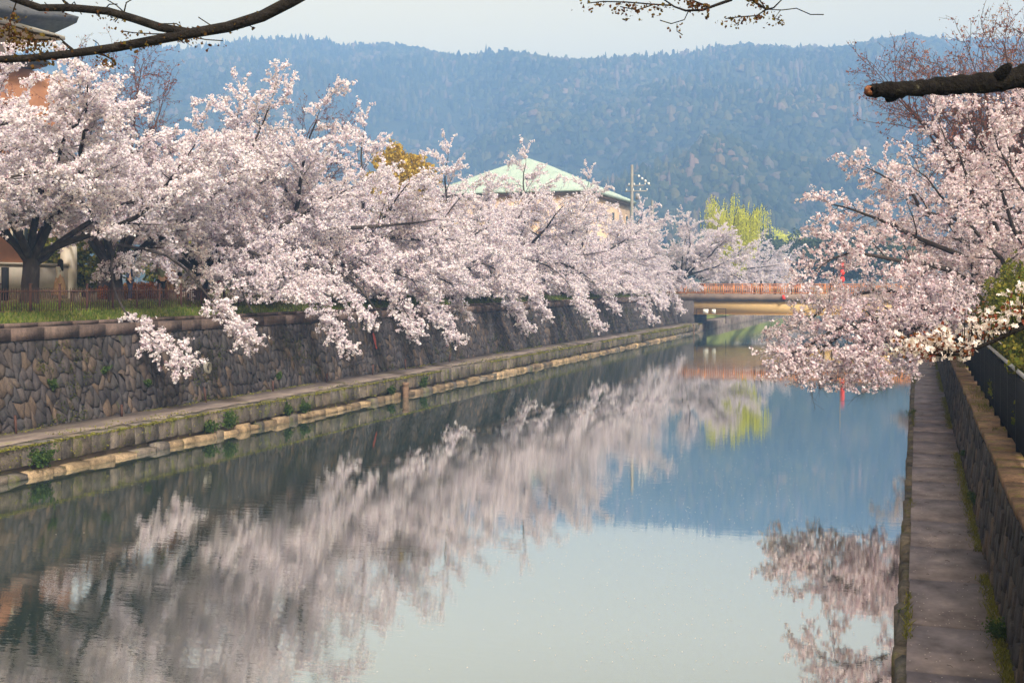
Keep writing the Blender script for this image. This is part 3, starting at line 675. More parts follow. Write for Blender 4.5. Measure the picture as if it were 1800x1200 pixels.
def willow():
    r = np.random.default_rng(71); root = empty('willow_tree', (-26.9, 179, 4.4))
    trunk = grow(r, (0, 0, -0.2), (0.05, 0, 1), 4.5, 5, 0, 0.05); MB().tube(trunk, np.linspace(.4, .3, 6), 8).build('trunk', M['bark'], root, True)
    wood = MB(); lv = []
    for i in range(16):
        az = 2 * math.pi * i / 16 + r.uniform(-.2, .2); d = (math.cos(az) * .34, math.sin(az) * .34, 1.0)
        L = grow(r, trunk[-1], d, r.uniform(8.5, 11.5), 10, 0.035, 0.07); wood.tube(L, np.linspace(.12, .02, 11), 5)
        for q in range(58):
            p, _ = along(L, r.uniform(.3, 1)); p = p + r.normal(0, .5, 3) * (1, 1, .3); h = r.uniform(2.0, 5.5)
            m_ = int(h / 0.12); tz = np.linspace(0, 1, m_)
            c = p[None] + np.stack([np.sin(tz * 2 + q) * .12, np.cos(tz * 2 + q) * .12, -tz * h], -1) + r.normal(0, .05, (m_, 3))
            lv.append(c); wood.tube(np.array([p, c[-1]]), (.012, .006), 3, False)
    wood.build('branches', M['bark'], root, True)
    C = np.vstack(lv); n = len(C); a = r.normal(0, 1, (n, 3)) * (1, 1, .2); a /= np.linalg.norm(a, axis=1)[:, None]
    dn = np.array((0, 0, -1.0)) + r.normal(0, .3, (n, 3)); w = a * r.uniform(.05, .09, (n, 1)); l_ = dn * r.uniform(.14, .3, (n, 1))
    V = np.stack([C, C + w + l_ * .5, C + l_, C - w + l_ * .5], 1).reshape(-1, 3)
    add('crown', V, [np.arange(n * 4).reshape(-1, 4)], M['willow'], root)['kind'] = 'stuff'
    tag(root, 'bright yellow green weeping willow beyond the bridge', 'willow tree')
willow()

def shrub(name, loc, rad, n, size, mat, label, cat='shrub', group=None, seed=0, k=3):
    r = np.random.default_rng(seed + 900); root = empty(name, loc); rad = np.array(rad, float)
    u = r.normal(0, 1, (n, 3)); u /= np.linalg.norm(u, axis=1)[:, None]
    lump = 1 + 0.28 * np.sin(u[:, 0] * 5 + seed) * np.cos(u[:, 1] * 4 + seed * 2) + 0.16 * np.sin(u[:, 2] * 9 + u[:, 0] * 7)
    C = u * (r.uniform(0.25, 1, n) ** 0.45 * lump)[:, None] * rad + np.array((0, 0, rad[2])); C = C[C[:, 2] > 0.02]
    V, Q = petals(r, C, r.uniform(size * .6, size * 1.3, len(C)), k, 0.7)
    w = MB()
    for i in range(9):
        e = C[r.integers(len(C))]; w.tube(np.array([(0, 0, -.1), e * (.35, .35, .5), e]), (.03 * rad[2] + .008, .02 * rad[2] + .005, .006), 5, False)
    w.build('stem', M['bark'], root)
    add('foliage', V, [Q], M[mat], root)['kind'] = 'stuff'
    return tag(root, label, cat, group)
g_ = 'olive shrubs behind the black fence'
for i, (X, Y, rx_, h, lab) in enumerate([(2.45, 22.5, 0.6, 1.0, 'low olive shrub nearest the camera behind the black fence'), (2.4, 26.0, 0.62, 1.15, 'olive green shrub second along the black fence'), (2.4, 29.5, 0.65, 1.25, 'bushy olive shrub under the cherry boughs behind the black fence'),
                                   (2.5, 33.5, 0.7, 1.4, 'tall yellowish shrub below the cherry trunk at right'), (2.5, 38.5, 0.7, 1.4, 'olive shrub at the far end of the black fence'), (2.6, 45.0, 0.8, 1.2, 'small distant olive shrub above the right path')]):
    shrub('shrub', (X + .1, Y, 2.7), (rx_ * 1.3, 2.1, h * 1.12), 5200 if i < 5 else 2600, 0.075, 'shrub', lab, group=g_, seed=i)
shrub('golden_tree', tuple(np.append(P(703, 300, 96)[:2], 10.6)), (2.7, 2.7, 2.9), 5200, 0.22, 'shrub_gold', 'golden leafed treetop showing above the left blossoms', 'tree', seed=20)
gt = [o for o in bpy.data.objects if o.name.startswith('golden_tree')][0]
MB().tube([(0, 0, -4.8), (0.1, 0, -2), (0, 0, 1.5)], (.3, .24, .15), 8).build('trunk', M['bark'], gt, True)
g_ = 'green shrubs along the left bank'
for i, (px, X, rad, mt, lab) in enumerate([(1040, -29.6, (0.9, 2.8, 0.75), 'shrub_green', 'rounded green hedge above the wall left of the bridge'), (1120, -29.9, (0.8, 3.0, 0.65), 'shrub', 'yellow green hedge above the wall nearest the bridge'), (960, -30.4, (0.8, 2.4, 0.6), 'shrub_green', 'low green shrub above the wall under the tan building')]):
    z = F * abs(X) / (CP * (1613 - px)); Y = (z + X * SP) / CP
    shrub('shrub', (X, Y, 4.4), rad, 3000, 0.14, mt, lab, group=g_, seed=30 + i)
for i, (px, X, rad, lab) in enumerate([(250, -36, (0.6, 3.2, 0.38), 'low rust red hedge behind the picnic people'), (760, -35, (0.7, 4, 0.5), 'rust red hedge half hidden under mid picture blossoms')]):
    z = F * abs(X) / (CP * (1613 - px)); Y = (z + X * SP) / CP
    shrub('hedge', (X, Y, 4.75), rad, 2600, 0.11, 'shrub_rust', lab, 'hedge', seed=40 + i)
for i, (px, X, rad, lab) in enumerate([(150, -43, (2.2, 3, 2.2), 'olive bush behind the forked cherry trunk'), (330, -42, (2.2, 3.4, 1.9), 'olive bush behind the person in jeans'), (470, -44, (2.4, 4, 2.2), 'dark bush seen between the left trunks'), (640, -46, (3, 5, 2.4), 'dark bush far back under the tall cherry')]):
    z = F * abs(X) / (CP * (1613 - px)); Y = (z + X * SP) / CP
    shrub('bush', (X, Y, 4.8), rad, 2600, 0.2, 'shrub' if i < 2 else 'evergreen', lab, 'bush', 'bushes at the back of the park', seed=50 + i)
for i, (px, z, X_, rad, mt, lab) in enumerate([(1378, 330, 0, (9, 9, 6.5), 'willow', 'pale yellow green treetop over the far blossoms'), (1345, 300, 0, (5, 5, 6), 'evergreen', 'dark conifer beside the pale green treetop'), (1410, 300, 0, (9, 9, 5.5), 'evergreen', 'dark evergreen right of the pale green treetop'), (1460, 260, 0, (9, 9, 5), 'evergreen', 'dark evergreen behind the middle of the bridge'), (1530, 250, 0, (10, 9, 5), 'evergreen', 'dark evergreen behind the right part of the bridge'),
                                               (1180, 330, 0, (14, 12, 5), 'evergreen', 'dark evergreen mass under the small pole')]):
    q = P(px, 500, z)
    o = shrub('tree', (q[0], q[1], 6.5), rad, 2600, 0.6, mt, lab, 'tree', 'trees beyond the bridge', seed=60 + i)
    MB().tube([(0, 0, -2.2), (0, 0, 3)], (.45, .3), 7).build('trunk', M['bark'], o)

# ---- near tree at the right: sawn limb and a flowering bough
def flowers(r, C, size):
    n = len(C); nn = r.normal(0, 1, (n, 3)); nn /= np.linalg.norm(nn, axis=1)[:, None]
    a = np.cross(nn, r.normal(0, 1, (n, 3))); a /= np.linalg.norm(a, axis=1)[:, None]; b = np.cross(nn, a); Vs = []
    for k in range(5):
        t0 = 2 * math.pi * k / 5
        d = lambda t_: a * math.cos(t_) + b * math.sin(t_)
        s = size[:, None]
        Vs.append(np.stack([C, C + (d(t0 - .5) * .75 + nn * .22) * s, C + (d(t0) + nn * .30) * s, C + (d(t0 + .5) * .75 + nn * .22) * s], 1))
    V = np.concatenate(Vs, 1).reshape(-1, 3); return V, np.arange(len(V)).reshape(-1, 4)
def near_tree():
    r = np.random.default_rng(81); root = empty('cherry_tree', (0, 0, 0))
    base = np.array((3.7, 9.0, 3.0)); tr = MB()
    tr.tube(np.array([base, base + (0, 0, 1.2), base + (.05, -.05, 2.4), base + (.1, -.1, 3.8), base + (.3, -.2, 5.2)]), (.30, .25, .23, .19, .14), 12); tr.build('trunk', M['bark'], root, True)
    a = base + (.1, -.1, 3.6)
    pts = np.array([a, P(1980, 95, 8.4), P(1860, 122, 8.3), P(1800, 134, 8.25), P(1745, 145, 8.2), P(1690, 149, 8.15), P(1640, 152, 8.1), P(1590, 157, 8.05), P(1555, 159, 8.02), P(1527, 160, 8.0)])
    rad = np.array((.15, .10, .085, .078, .07, .066, .06, .055, .054, .042)); rad = rad * r.uniform(.94, 1.06, 10)
    tt = np.linspace(0, 9, 64); pts_f = np.stack([np.interp(tt, np.arange(10), pts[:, i]) for i in range(3)], -1); rad_f = np.interp(tt, np.arange(10), rad) * (1 + .07 * np.sin(tt * 9) + r.normal(0, .05, 64))
    pts_f[30:-1] += r.normal(0, .004, (33, 3)); lb = MB(); lb.tube(pts_f, rad_f, 13, False); rad[-1] = rad_f[-1]
    for (x, y, s_) in ((1566, 172, .035), (1768, 122, .04), (1600, 147, .02), (1660, 163, .02)):
        q = P(x, y, 8.1); c = pts[np.argmin(np.linalg.norm(pts - q, axis=1))]; lb.tube(np.array([c * .5 + q * .5, q, q + (q - c) * .35]), (s_ * 1.1, s_, s_ * .5), 7)
    lb.build('sawn_limb', M['bark_lichen'], root, True)
    e = pts[-1]; th = np.linspace(0, 2 * np.pi, 11, endpoint=False); ax = unit(pts[-1] - pts[-2]); u = unit(np.cross(ax, (0, 0, 1))); w = np.cross(u, ax)
    ring = np.array([e + ax * r.uniform(-.02, .012) + (u * math.cos(t_) + w * math.sin(t_)) * rad[-1] * r.uniform(.9, 1.05) for t_ in th]); inn = np.array([e + ax * r.uniform(.0, .035) + (u * math.cos(t_) + w * math.sin(t_)) * rad[-1] * .6 for t_ in th])
    cap = MB().put(np.vstack([ring, inn, (e + ax * .022)[None]]), [(k, (k + 1) % 11, 11 + (k + 1) % 11, 11 + k) for k in range(11)], [(11 + k, 11 + (k + 1) % 11, 22) for k in range(11)]).build('cut_end', M['cut_wood'], root)
    # flowering bough
    bo = np.array([base + (0, 0, 2.2), P(1960, 520, 8.0), P(1860, 555, 7.9), P(1800, 574, 7.9), P(1745, 600, 7.95), P(1690, 622, 8.0), P(1650, 624, 8.0), P(1610, 620, 8.05), P(1588, 615, 8.1)])
    wd = MB(); wd.tube(bo, np.array((.05, .032, .022, .017, .014, .011, .009, .007, .004)), 7)
    C = []; tw = []
    for k in range(95):
        t_ = r.uniform(.36, 1.0); p, d = along(bo, t_)
        up = np.array((r.normal(0, .05), r.normal(0, .06), abs(r.normal(0.075, .06)) * (1.5 if t_ < .62 else 0.75)))
        q = p + up; wd.tube(np.array([p, q]), (.005, .003), 3, False)
        m_ = r.integers(5, 10); C.append(q + r.normal(0, .026, (m_, 3))); tw.append(q + r.normal(0, .03, (3, 3)))
    wd.build('bough', M['bark_dark'], root, True)
    C = np.vstack(C); V, Q = flowers(r, C, r.uniform(.016, .022, len(C))); add('blossom', V, [Q], M['petal'], root)['kind'] = 'stuff'
    V, Q = petals(r, np.vstack(tw), r.uniform(.015, .03, 95 * 3), 2); add('young_leaves', V, [Q], M['calyx'], root)['kind'] = 'stuff'
    tag(root, 'cherry tree at the right edge with a sawn limb and one white flowering bough', 'cherry tree')
near_tree()

# ---- overhanging tree: dark boughs across the top of the picture
def overhang():
    r = np.random.default_rng(91); root = empty('overhanging_tree'); base = np.array((5.2, 1.5, 3.4))
    tr = MB(); top = np.array((4.6, 2.6, 8.2)); tr.tube(np.array([base, base + (0, .2, 2), base + (-.2, .6, 3.6), top]), (.34, .28, .22, .15), 12); tr.build('trunk', M['bark'], root, True)
    main = np.array([top, P(1500, -170, 6.6), P(1200, -170, 6.9), P(900, -160, 7.1), P(700, -110, 7.2), P(590, -45, 7.1), P(512, 2, 7.0), P(460, 26, 7.0), P(400, 47, 7.0), P(335, 58, 7.0), P(270, 72, 7.0), P(200, 82, 7.0), P(120, 98, 7.0), P(50, 104, 7.0), P(-60, 108, 7.0), P(-200, 100, 7.0)])
    main[7:] += r.normal(0, .006, (9, 3))
    wd = MB(); rad = np.concatenate([np.linspace(.10, .045, 6), np.linspace(.036, .018, 10)]); wd.tube(main, rad, 9)
    second = np.array([P(335, 58, 7.0), P(280, 48, 7.0), P(235, 33, 7.0), P(190, 20, 7.0), P(125, 14, 7.0), P(70, 14, 7.0), P(25, -2, 7.0), P(-60, -40, 7.0)]); wd.tube(second, np.linspace(.026, .02, 8), 8)
    lv = []
    def twig(pl, r0=.008, z=7.0, leaves=0, drop=.05):
        q = np.array([P(x, y, z) for x, y in pl]); wd.tube(q, np.linspace(r0, .003, len(q)), 4, False)
        for k in range(leaves):
            p, _ = along(q, r.uniform(.1, 1)); lv.append(p + np.array((r.normal(0, .03), r.normal(0, .03), -abs(r.normal(0, drop)))))
    twig([(125, 14), (112, 2), (100, -15)], .012); twig([(218, 22), (222, 5), (238, -4)], .005); twig([(218, 22), (205, 10), (185, -2)], .004)
    twig([(135, 95), (118, 80), (104, 66)], .012)
    twig([(165, 92), (185, 98), (202, 108)], .008, leaves=26, drop=.03); twig([(300, 62), (330, 64), (362, 70), (392, 72)], .004, leaves=24, drop=.03)
    twig([(310, 60), (270, 60), (235, 58), (215, 55)], .004, leaves=20, drop=.03); twig([(255, 74), (240, 72), (200, 76)], .006, leaves=26, drop=.03); twig([(330, 55), (310, 42), (285, 42)], .004, leaves=22, drop=.03)
    twig([(104, 66), (60, 58), (20, 45), (-20, 40)], .008, leaves=120, drop=.07); twig([(90, 70), (50, 70), (10, 62)], .006, leaves=90, drop=.06); twig([(30, 0), (20, 30), (15, 60)], .006, leaves=50)
    for k in range(26):
        x = r.uniform(5, 500); y0 = float(np.interp(x, [0, 50, 120, 200, 270, 335, 400, 460, 512], [106, 104, 98, 82, 72, 58, 47, 26, 2])) if k % 2 else float(np.interp(x, [25, 70, 125, 190, 235, 280, 335], [-2, 14, 14, 20, 33, 48, 58])); x = x if k % 2 else 25 + x * .6; y0 = y0 if k % 2 else float(np.interp(x, [25, 70, 125, 190, 235, 280, 335], [-2, 14, 14, 20, 33, 48, 58]))
        sg_ = r.choice((-1, 1)); l_ = r.uniform(12, 42); twig([(x, y0), (x + sg_ * l_ * .4, y0 + r.uniform(-12, 8)), (x + sg_ * l_, y0 + r.uniform(-20, 12))], r.uniform(.002, .005), 7.0, int(r.integers(0, 7)), .025)
    # twigs hanging into the top centre
    stem = np.array([P(1380, -170, 6.7), P(1340, -80, 6.8), P(1300, -20, 6.9)])
    wd.tube(stem, (.03, .02, .012), 6)
    twig([(1300, -20), (1285, 0), (1262, 8), (1235, 18), (1205, 19), (1185, 12), (1165, -2), (1150, -20)], .011, 6.9)
    twig([(1180, 10), (1150, 8), (1100, 4), (1060, 3), (1032, 6)], .005, 6.9, 60, .03); twig([(1150, 8), (1120, 18), (1090, 12)], .004, 6.9, 24, .03)
    twig([(1245, 12), (1225, 4), (1200, -6)], .006, 6.9, 70, .03); twig([(1210, 20), (1203, 35), (1180, 42), (1160, 36)], .003, 6.9, 6); twig([(1190, 42), (1190, 55), (1200, 62)], .002, 6.9)
    twig([(1310, -12), (1330, 6), (1348, 17), (1360, 14), (1378, -4)], .010, 6.9); twig([(1350, 17), (1375, 18), (1400, 15), (1425, 26), (1448, 26)], .003, 6.9)
    twig([(1345, 18), (1330, 28), (1300, 30), (1275, 33)], .004, 6.9, 46, .025); twig([(1372, 18), (1362, 32), (1376, 38)], .003, 6.9, 16, .02); twig([(1320, -5), (1335, 0), (1345, 14)], .006, 6.9, 26, .02)
    wd.build('branches', M['bark_dark'], root, True)
    C = np.array(lv); V, Q = petals(r, C, r.uniform(.012, .024, len(C)), 2); add('young_leaves', V, [Q], M['young_leaf'], root)['kind'] = 'stuff'
    tag(root, 'dark overhanging boughs with tiny young leaves along the top of the picture', 'tree')
overhang()

# ------------------------------------------------------------------ bridge
br = empty('bridge', (0, 0, 0))
YB = 140.6
for i in range(5): bx('girder', (-13.9, YB + 0.5 + i * 1.8, 2.79), (22.4, 0.3, 1.58), M['tan_paint'], br)
bx('girder_flange', (-13.9, YB + 0.5, 1.985), (22.4, 0.52, 0.05), M['tan_paint'], br)
bx('deck', (-13.2, YB + 4.4, 3.70), (30.4, 8.4, 0.22), M['deck_concrete'], br)
for yy in (YB + 0.25, YB + 8.55): bx('kerb_beam', (-13.2, yy, 3.98), (30.44, 0.5, 0.76), M['deck_concrete'], br)
me_b = MB().box((0, 0, 0), (0.095, 0.045, 0.92)).me('baluster', M['orange_paint']); me_p = MB().box((0, 0, 0), (0.16, 0.14, 1.2)).box((0, 0, .62), (.2, .18, .05)).me('railing_post', M['orange_paint'])
for yy, front in ((YB + 0.25, True), (YB + 8.55, False)):
    bx('handrail', (-13.2, yy, 5.52), (30.4, 0.17, 0.10), M['orange_paint'], br); bx('lower_rail', (-13.2, yy, 4.50), (30.4, 0.08, 0.07), M['orange_paint'], br); bx('middle_rail', (-13.2, yy, 5.30), (30.4, 0.07, 0.06), M['orange_paint'], br)
    x = -28.2
    while x < 2.0:
        o = link(bpy.data.objects.new('railing_post', me_p), br); o.location = (x, yy, 4.95)
        if front:
            for k in range(1, 10):
                o = link(bpy.data.objects.new('baluster', me_b), br); o.location = (x + k * 0.22, yy, 4.91)
        x += 2.2
bx('abutment', (-26.4, YB + 4.6, 1.3), (2.6, 9.6, 4.55), M['far_wall'], br)
bx('abutment', (-3.1, YB + 4.0, 0.5), (4.0, 10.6, 2.9), M['cream'], br); bx('pier', (-0.62, YB + 4.0, 1.2), (0.9, 10.0, 4.6), M['deck_concrete'], br)
bx('abutment', (4.5, YB + 4.6, 1.2), (5.4, 9.6, 4.7), M['far_wall'], br)
tag(br, 'small bridge with orange railing and tan girder across the canal', 'bridge')
sg = empty('pipe_rail', (-24.6, YB - 0.5, 0.95))
for x in (0, 3.4): MB().tube([(x, 0, 0), (x, 0, 1.75)], .035, 6).build('post', M['black_metal'], sg)
MB().tube([(0, 0, 1.7), (3.4, 0, 1.7)], .03, 6).build('rail', M['black_metal'], sg); MB().tube([(0, 0, .9), (3.4, 0, .9)], .025, 6).build('rail', M['black_metal'], sg)
tag(sg, 'thin dark pipe railing under the left end of the bridge', 'railing')
for i, (x, w, lab) in enumerate(((-23.55, .62, 'wider white notice board on the pipe railing under the bridge'), (-22.6, .44, 'narrower white notice board on the pipe railing under the bridge'))):
    o = bx('notice_board', (x, YB - 0.56, 2.35), (w, 0.03, 0.52), M['white']); tag(o, lab, 'sign', 'white boards under the bridge')

# bank beyond the bridge
tag(add('grass_bank', [(-26.3, 150, .97), (-26.3, 420, .97), (-28.6, 420, 4.3), (-28.6, 150, 4.3)], [(0, 1, 2, 3)], m_noise('bank_grass', [(0.3, (0.10, 0.14, 0.03)), (0.7, (0.20, 0.22, 0.06))], 1.2, 6, 0.95, 0.4)), kind='structure')
tag(bx('path', (0.4, 215, 0.2), (3.0, 150, 1.4), M['concrete']), kind='structure')

# ------------------------------------------------------------------ fences
fn = empty('picket_fence', (-29.3, 22, 4.44)); FL = 116.0
me_pk = MB().box((0, 0, .48), (.018, .026, .86)).box((0, 0, .925), (.012, .016, .03)).me('picket', M['rust']); me_po = MB().box((0, 0, .5), (.06, .06, 1.1)).box((0, 0, 1.075), (.085, .085, .05)).me('post', M['rust'])
rest = MB(); k = 0; y = 3.0
while y < FL:
    if k < 300: o = link(bpy.data.objects.new('picket', me_pk), fn); o.location = (0, y, 0)
    else: rest.box((0, y, .48), (.018, .026, .86))
    k += 1; y += 0.125
tag(rest.build('picket_rows', M['rust'], fn), kind='stuff')
y = 0.06
while y < FL: o = link(bpy.data.objects.new('post', me_po), fn); o.location = (0, y, 0); y += 1.5
for z in (.14, .82): bx('rail', (0.022, FL / 2, z), (.02, FL, .035), M['rust'], fn)
tag(fn, 'low rusty iron picket fence on the grass above the left wall', 'fence')

fr = empty('metal_fence', (1.62, 4, 2.64)); FL = 62.0
me_bar = MB().box((0, 0, .70), (.05, .014, 1.16)).me('bar', M['black_metal']); me_po = MB().box((0, 0, .68), (.07, .07, 1.4)).me('post', M['black_metal'])
rest = MB(); k = 0; y = 0.1
while y < FL:
    if k < 300: o = link(bpy.data.objects.new('bar', me_bar), fr); o.location = (0, y, 0)
    else: rest.box((0, y, .70), (.05, .014, 1.16))
    k += 1; y += 0.10
tag(rest.build('bar_rows', M['black_metal'], fr), kind='stuff')
y = 0.05
while y < FL: o = link(bpy.data.objects.new('post', me_po), fr); o.location = (0, y, 0); y += 2.0
bx('bottom_rail', (0, FL / 2, .13), (.04, FL, .04), M['black_metal'], fr)
MB().tube([(0, 0, 1.38), (0, FL, 1.38)], .036, 8).build('top_rail', M['grey_metal'], fr)
tag(fr, 'black barred metal fence with grey top rail along the right wall', 'fence')

# ------------------------------------------------------------------ buildings
def hip_roof(name, x0, x1, y0, y1, ze, zr, over, parent, mat, lift=0.0, inset=None, thick=0.35):
    """hipped roof with thickness, ridge along Y; corners may sweep up"""
    X0, X1, Ya, Yb = x0 - over, x1 + over, y0 - over, y1 + over; w = (X1 - X0) / 2; ins = w if inset is None else inset; xc = (X0 + X1) / 2
    V = []; n = 12
    per = [(X0 + (X1 - X0) * i / n, Ya) for i in range(n)] + [(X1, Ya + (Yb - Ya) * i / n) for i in range(n)] + [(X1 - (X1 - X0) * i / n, Yb) for i in range(n)] + [(X0, Yb - (Yb - Ya) * i / n) for i in range(n)]
    def lf(i): u = abs((i % n) / n - .5) * 2; return lift * u ** 6
    e = [(x, y, ze + lf(i)) for i, (x, y) in enumerate(per)]; lo = [(x * .985 + xc * .015, y, z - thick) for x, y, z in e]
    mid = []
    for x, y, z in e:                        # a ring part way up gives the slope a slight sag
        yr = min(max(y, Ya + ins), Yb - ins); mid.append(((x + xc) / 2, (y + yr) / 2, ze + (zr - ze) * (0.5 if not lift else 0.40)))
    rid = [(xc + (x - xc) * .01, min(max(y, Ya + ins), Yb - ins), zr) for x, y, z in e]
    m4 = 4 * n; V = lo + e + mid + rid
    Q = [(k * m4 + a, k * m4 + (a + 1) % m4, (k + 1) * m4 + (a + 1) % m4, (k + 1) * m4 + a) for k in range(3) for a in range(m4)]
    o = add(name, V, [np.array(Q), np.array([list(range(m4))[::-1]])], mat, parent)
    return o, (X0, X1, Ya, Yb, xc, ins)
def window(c, w, h, axis, parent, frame='cream'):
    d = (0.12, w, h) if axis == 'x' else (w, 0.12, h)
    f = bx('window', c, d, M[frame], parent)
    off = (0.07, 0, 0) if axis == 'x' else (0, -0.07, 0); c = np.array(c) + off
    for s_ in (-1, 1):
        pd = (0.02, w * .42, h * .86) if axis == 'x' else (w * .42, 0.02, h * .86); po = (0, s_ * w * .235, 0) if axis == 'x' else (s_ * w * .235, 0, 0)
        bx('pane', c + po, pd, M['glass_dark'], f)
# traditional hall, far left
hall = empty('hall', (0, 0, 0))
bx('wall', (-58, 33, 11.0), (22, 50, 13.0), M['brick'], hall); bx('base_course', (-57.9, 33, 5.6), (22.5, 50.6, 2.2), M['cream'], hall)
hip_roof('lower_roof', -69, -47, 8, 54, 17.6, 18.6, 1.0, hall, M['roof_tile'], 0.4, 4, 0.3)
bx('upper_storey', (-58.5, 32, 18.9), (18, 47, 2.8), M['cream'], hall)
hip_roof('upper_roof', -67.5, -49.5, 8.5, 56.0, 20.4, 27, 2.6, hall, M['roof_tile'], 0.9, 9); bx('eave_board', (-58.5, 32.2, 19.95), (22.2, 51.6, 0.22), M['cream'], hall)
for i in range(9):
    for z in (9.0, 13.4): window((-46.98, 14 + i * 5.0, z), 1.9, 2.5, 'x', hall)
    window((-49.48, 14 + i * 4.6, 19.2), 1.3, 1.3, 'x', hall, 'wood')
for i in range(4): window((-66 + i * 5.2, 7.98, 13), 1.8, 2.4, 'y', hall)
tag(hall, 'orange brick hall with tiered dark tile roofs at the upper left', 'building')
# mint roofed building
mt_ = empty('museum_building', (0, 0, 0))
bx('wall', (-56, 177, 11.5), (23, 28, 14.2), M['tan_brick'], mt_)
_, (X0, X1, Ya, Yb, xc, ins) = hip_roof('roof', -67.5, -44.5, 163, 191, 18.9, 24.6, 1.0, mt_, M['copper_green'], 0, 10, 0.25)
bx('soffit', (-56, 177, 18.45), (24.2, 29.2, 0.4), M['wood'], mt_)
k = 0
for i in range(1, 22):                        # standing seams on the two visible slopes
    u = i / 22; x = X0 + (X1 - X0) * u; g = min(u, 1 - u) * 2
    p0 = np.array((x, Ya, 18.93)); p1 = np.array((x + (xc - x) * 0 , Ya + ins * g, 18.93 + (24.6 - 18.9) * g))
    MB().tube(np.array([p0, p1]), .05, 4, False).build('seam', M['copper_green'], mt_)
    y = Ya + (Yb - Ya) * u; g = min(1.0, min(y - Ya, Yb - y) / ins)
    MB().tube(np.array([(X1, y, 18.93), (X1 + (xc - X1) * g, y, 18.93 + 5.7 * g)]), .05, 4, False).build('seam', M['copper_green'], mt_)
for z in (7.6, 11.4, 15.6):
    for i in range(5): window((-65 + i * 4.5, 162.98, z), 1.7, 2.2, 'y', mt_, 'tan_brick')
    for i in range(6): window((-44.48, 165.5 + i * 4.6, z), 1.7, 2.2, 'x', mt_, 'tan_brick')
tag(mt_, 'tan brick building with pale mint green hipped roof behind the blossoms', 'building')
# cream garden wall and gate pillar
gw = empty('garden_wall', (-40, 36, 4.8)); bx('wall', (0, 0, .8), (0.35, 26, 1.6), M['cream'], gw); bx('cap', (0, 0, 1.66), (0.5, 26.2, 0.12), M['cream'], gw)
for yy in (-12.9, 13.2): bx('pillar', (0, yy, 1.3), (.55, .55, 2.6), M['cream'], gw)
tag(gw, 'cream garden wall behind the forked cherry trunk', 'wall')
mo = bx('marker_post', (P(9, 475, 52)[0], P(9, 475, 52)[1], 5.5), (.22, .22, 1.5), M['dark_cloth']); tag(mo, 'dark square post in front of the cream wall at the left edge', 'post')

# utility poles
def pole(x, ytop, X, label, arms=True):
    z = F * abs(X) / (CP * (1613 - x)); q = P(x, ytop, z); root = empty('utility_pole', (q[0], q[1], 4.7)); h = q[2] - 4.7
    MB().tube([(0, 0, -.2), (0, 0, h)], (.24, .17), 10).build('mast', M['pole_concrete'], root)
    if arms:
        for dz, w in ((3.3, 2.8), (2.6, 2.2)):
            bx('crossarm', (0.5, 0, h - dz), (w, .12, .12), M['pole_concrete'], root)
            for k in range(4): MB().lathe((-w / 2 + .5 + k * w / 3.2 + .2, 0, h - dz + .06), [(.01, 0), (.09, .05), (.05, .14), (.08, .2), (.01, .26)], 8).build('insulator', M['white'], root)
        for k in range(4): MB().lathe((.9 + k * .42, -.1, h - 1.6 - k * .32), [(.01, 0), (.13, .06), (.13, .26), (.01, .32)], 8).build('insulator', M['white'], root)
        MB().tube([(0, 0, h - 1.2), (1.0, -.05, h - 1.4), (2.4, -.1, h - 2.7)], .04, 5).build('bracket', M['grey_metal'], root)
        MB().lathe((.75, -.15, h - 4.4), [(.01, 0), (.28, .03), (.28, .8), (.01, .85)], 10).build('transformer', M['grey_metal'], root)
    return tag(root, label, 'utility pole', 'utility poles')
pole(1111, 290, -34, 'tall utility pole with crossarms and white insulators beside the mint roof'); pole(1147, 352, -36, 'shorter plain pole right of the tall utility pole', False)

# ------------------------------------------------------------------ lanterns, posts, small things
lp = empty('lamp_pole', (-8.4, YB + 0.6, 4.1)); MB().tube([(0, 0, 0), (0, 0, 7.0)], (.07, .05), 8).build('mast', M['grey_metal'], lp); bx('arm', (.0, 0, 4.6), (0.9, .05, .05), M['grey_metal'], lp)
tag(lp, 'thin pole carrying red lanterns on the bridge', 'pole')
def lantern(loc, s, label):
    root = empty('paper_lantern', loc)
    MB().lathe((0, 0, 0), [(.02, -.30 * s), (.15 * s, -.28 * s), (.22 * s, -.12 * s), (.24 * s, 0), (.22 * s, .12 * s), (.15 * s, .28 * s), (.02, .30 * s)], 12).build('shade', M['red'], root, True)
    for dz in (-.3, .3): MB().lathe((0, 0, dz * s), [(.10 * s, -.03), (.11 * s, .03)], 10).build('rim', M['black_metal'], root)
    return tag(root, label, 'lantern', 'red paper lanterns')
for k, lab in enumerate(('lowest red lantern on the bridge pole', 'red lantern second from the bottom of the bridge pole', 'red lantern second from the top of the bridge pole', 'topmost red lantern on the bridge pole')): lantern((-8.4 + .28, YB + 0.45, 5.3 + k * .78), 1.15, lab)
lantern((-14.6, YB - 0.25, 4.02), 0.95, 'small red lantern hanging on the bridge kerb above mid canal')
q = P(1636, 593, 101); bl = empty('red_marker', (0.78, 97, 1.0)); MB().lathe((0, 0, 0), [(.26, 0), (.26, .05), (.16, .06), (.15, 1.0), (.1, 1.06), (.01, 1.07)], 12).build('body', M['red'], bl, True); MB().lathe((0, 0, .45), [(.162, 0), (.16, .12)], 12).build('band', M['red'], bl)
tag(bl, 'upright red marker standing far down the right path', 'marker')
def on_left(px, X): z = F * abs(X) / (CP * (1613 - px)); return (z + X * SP) / CP
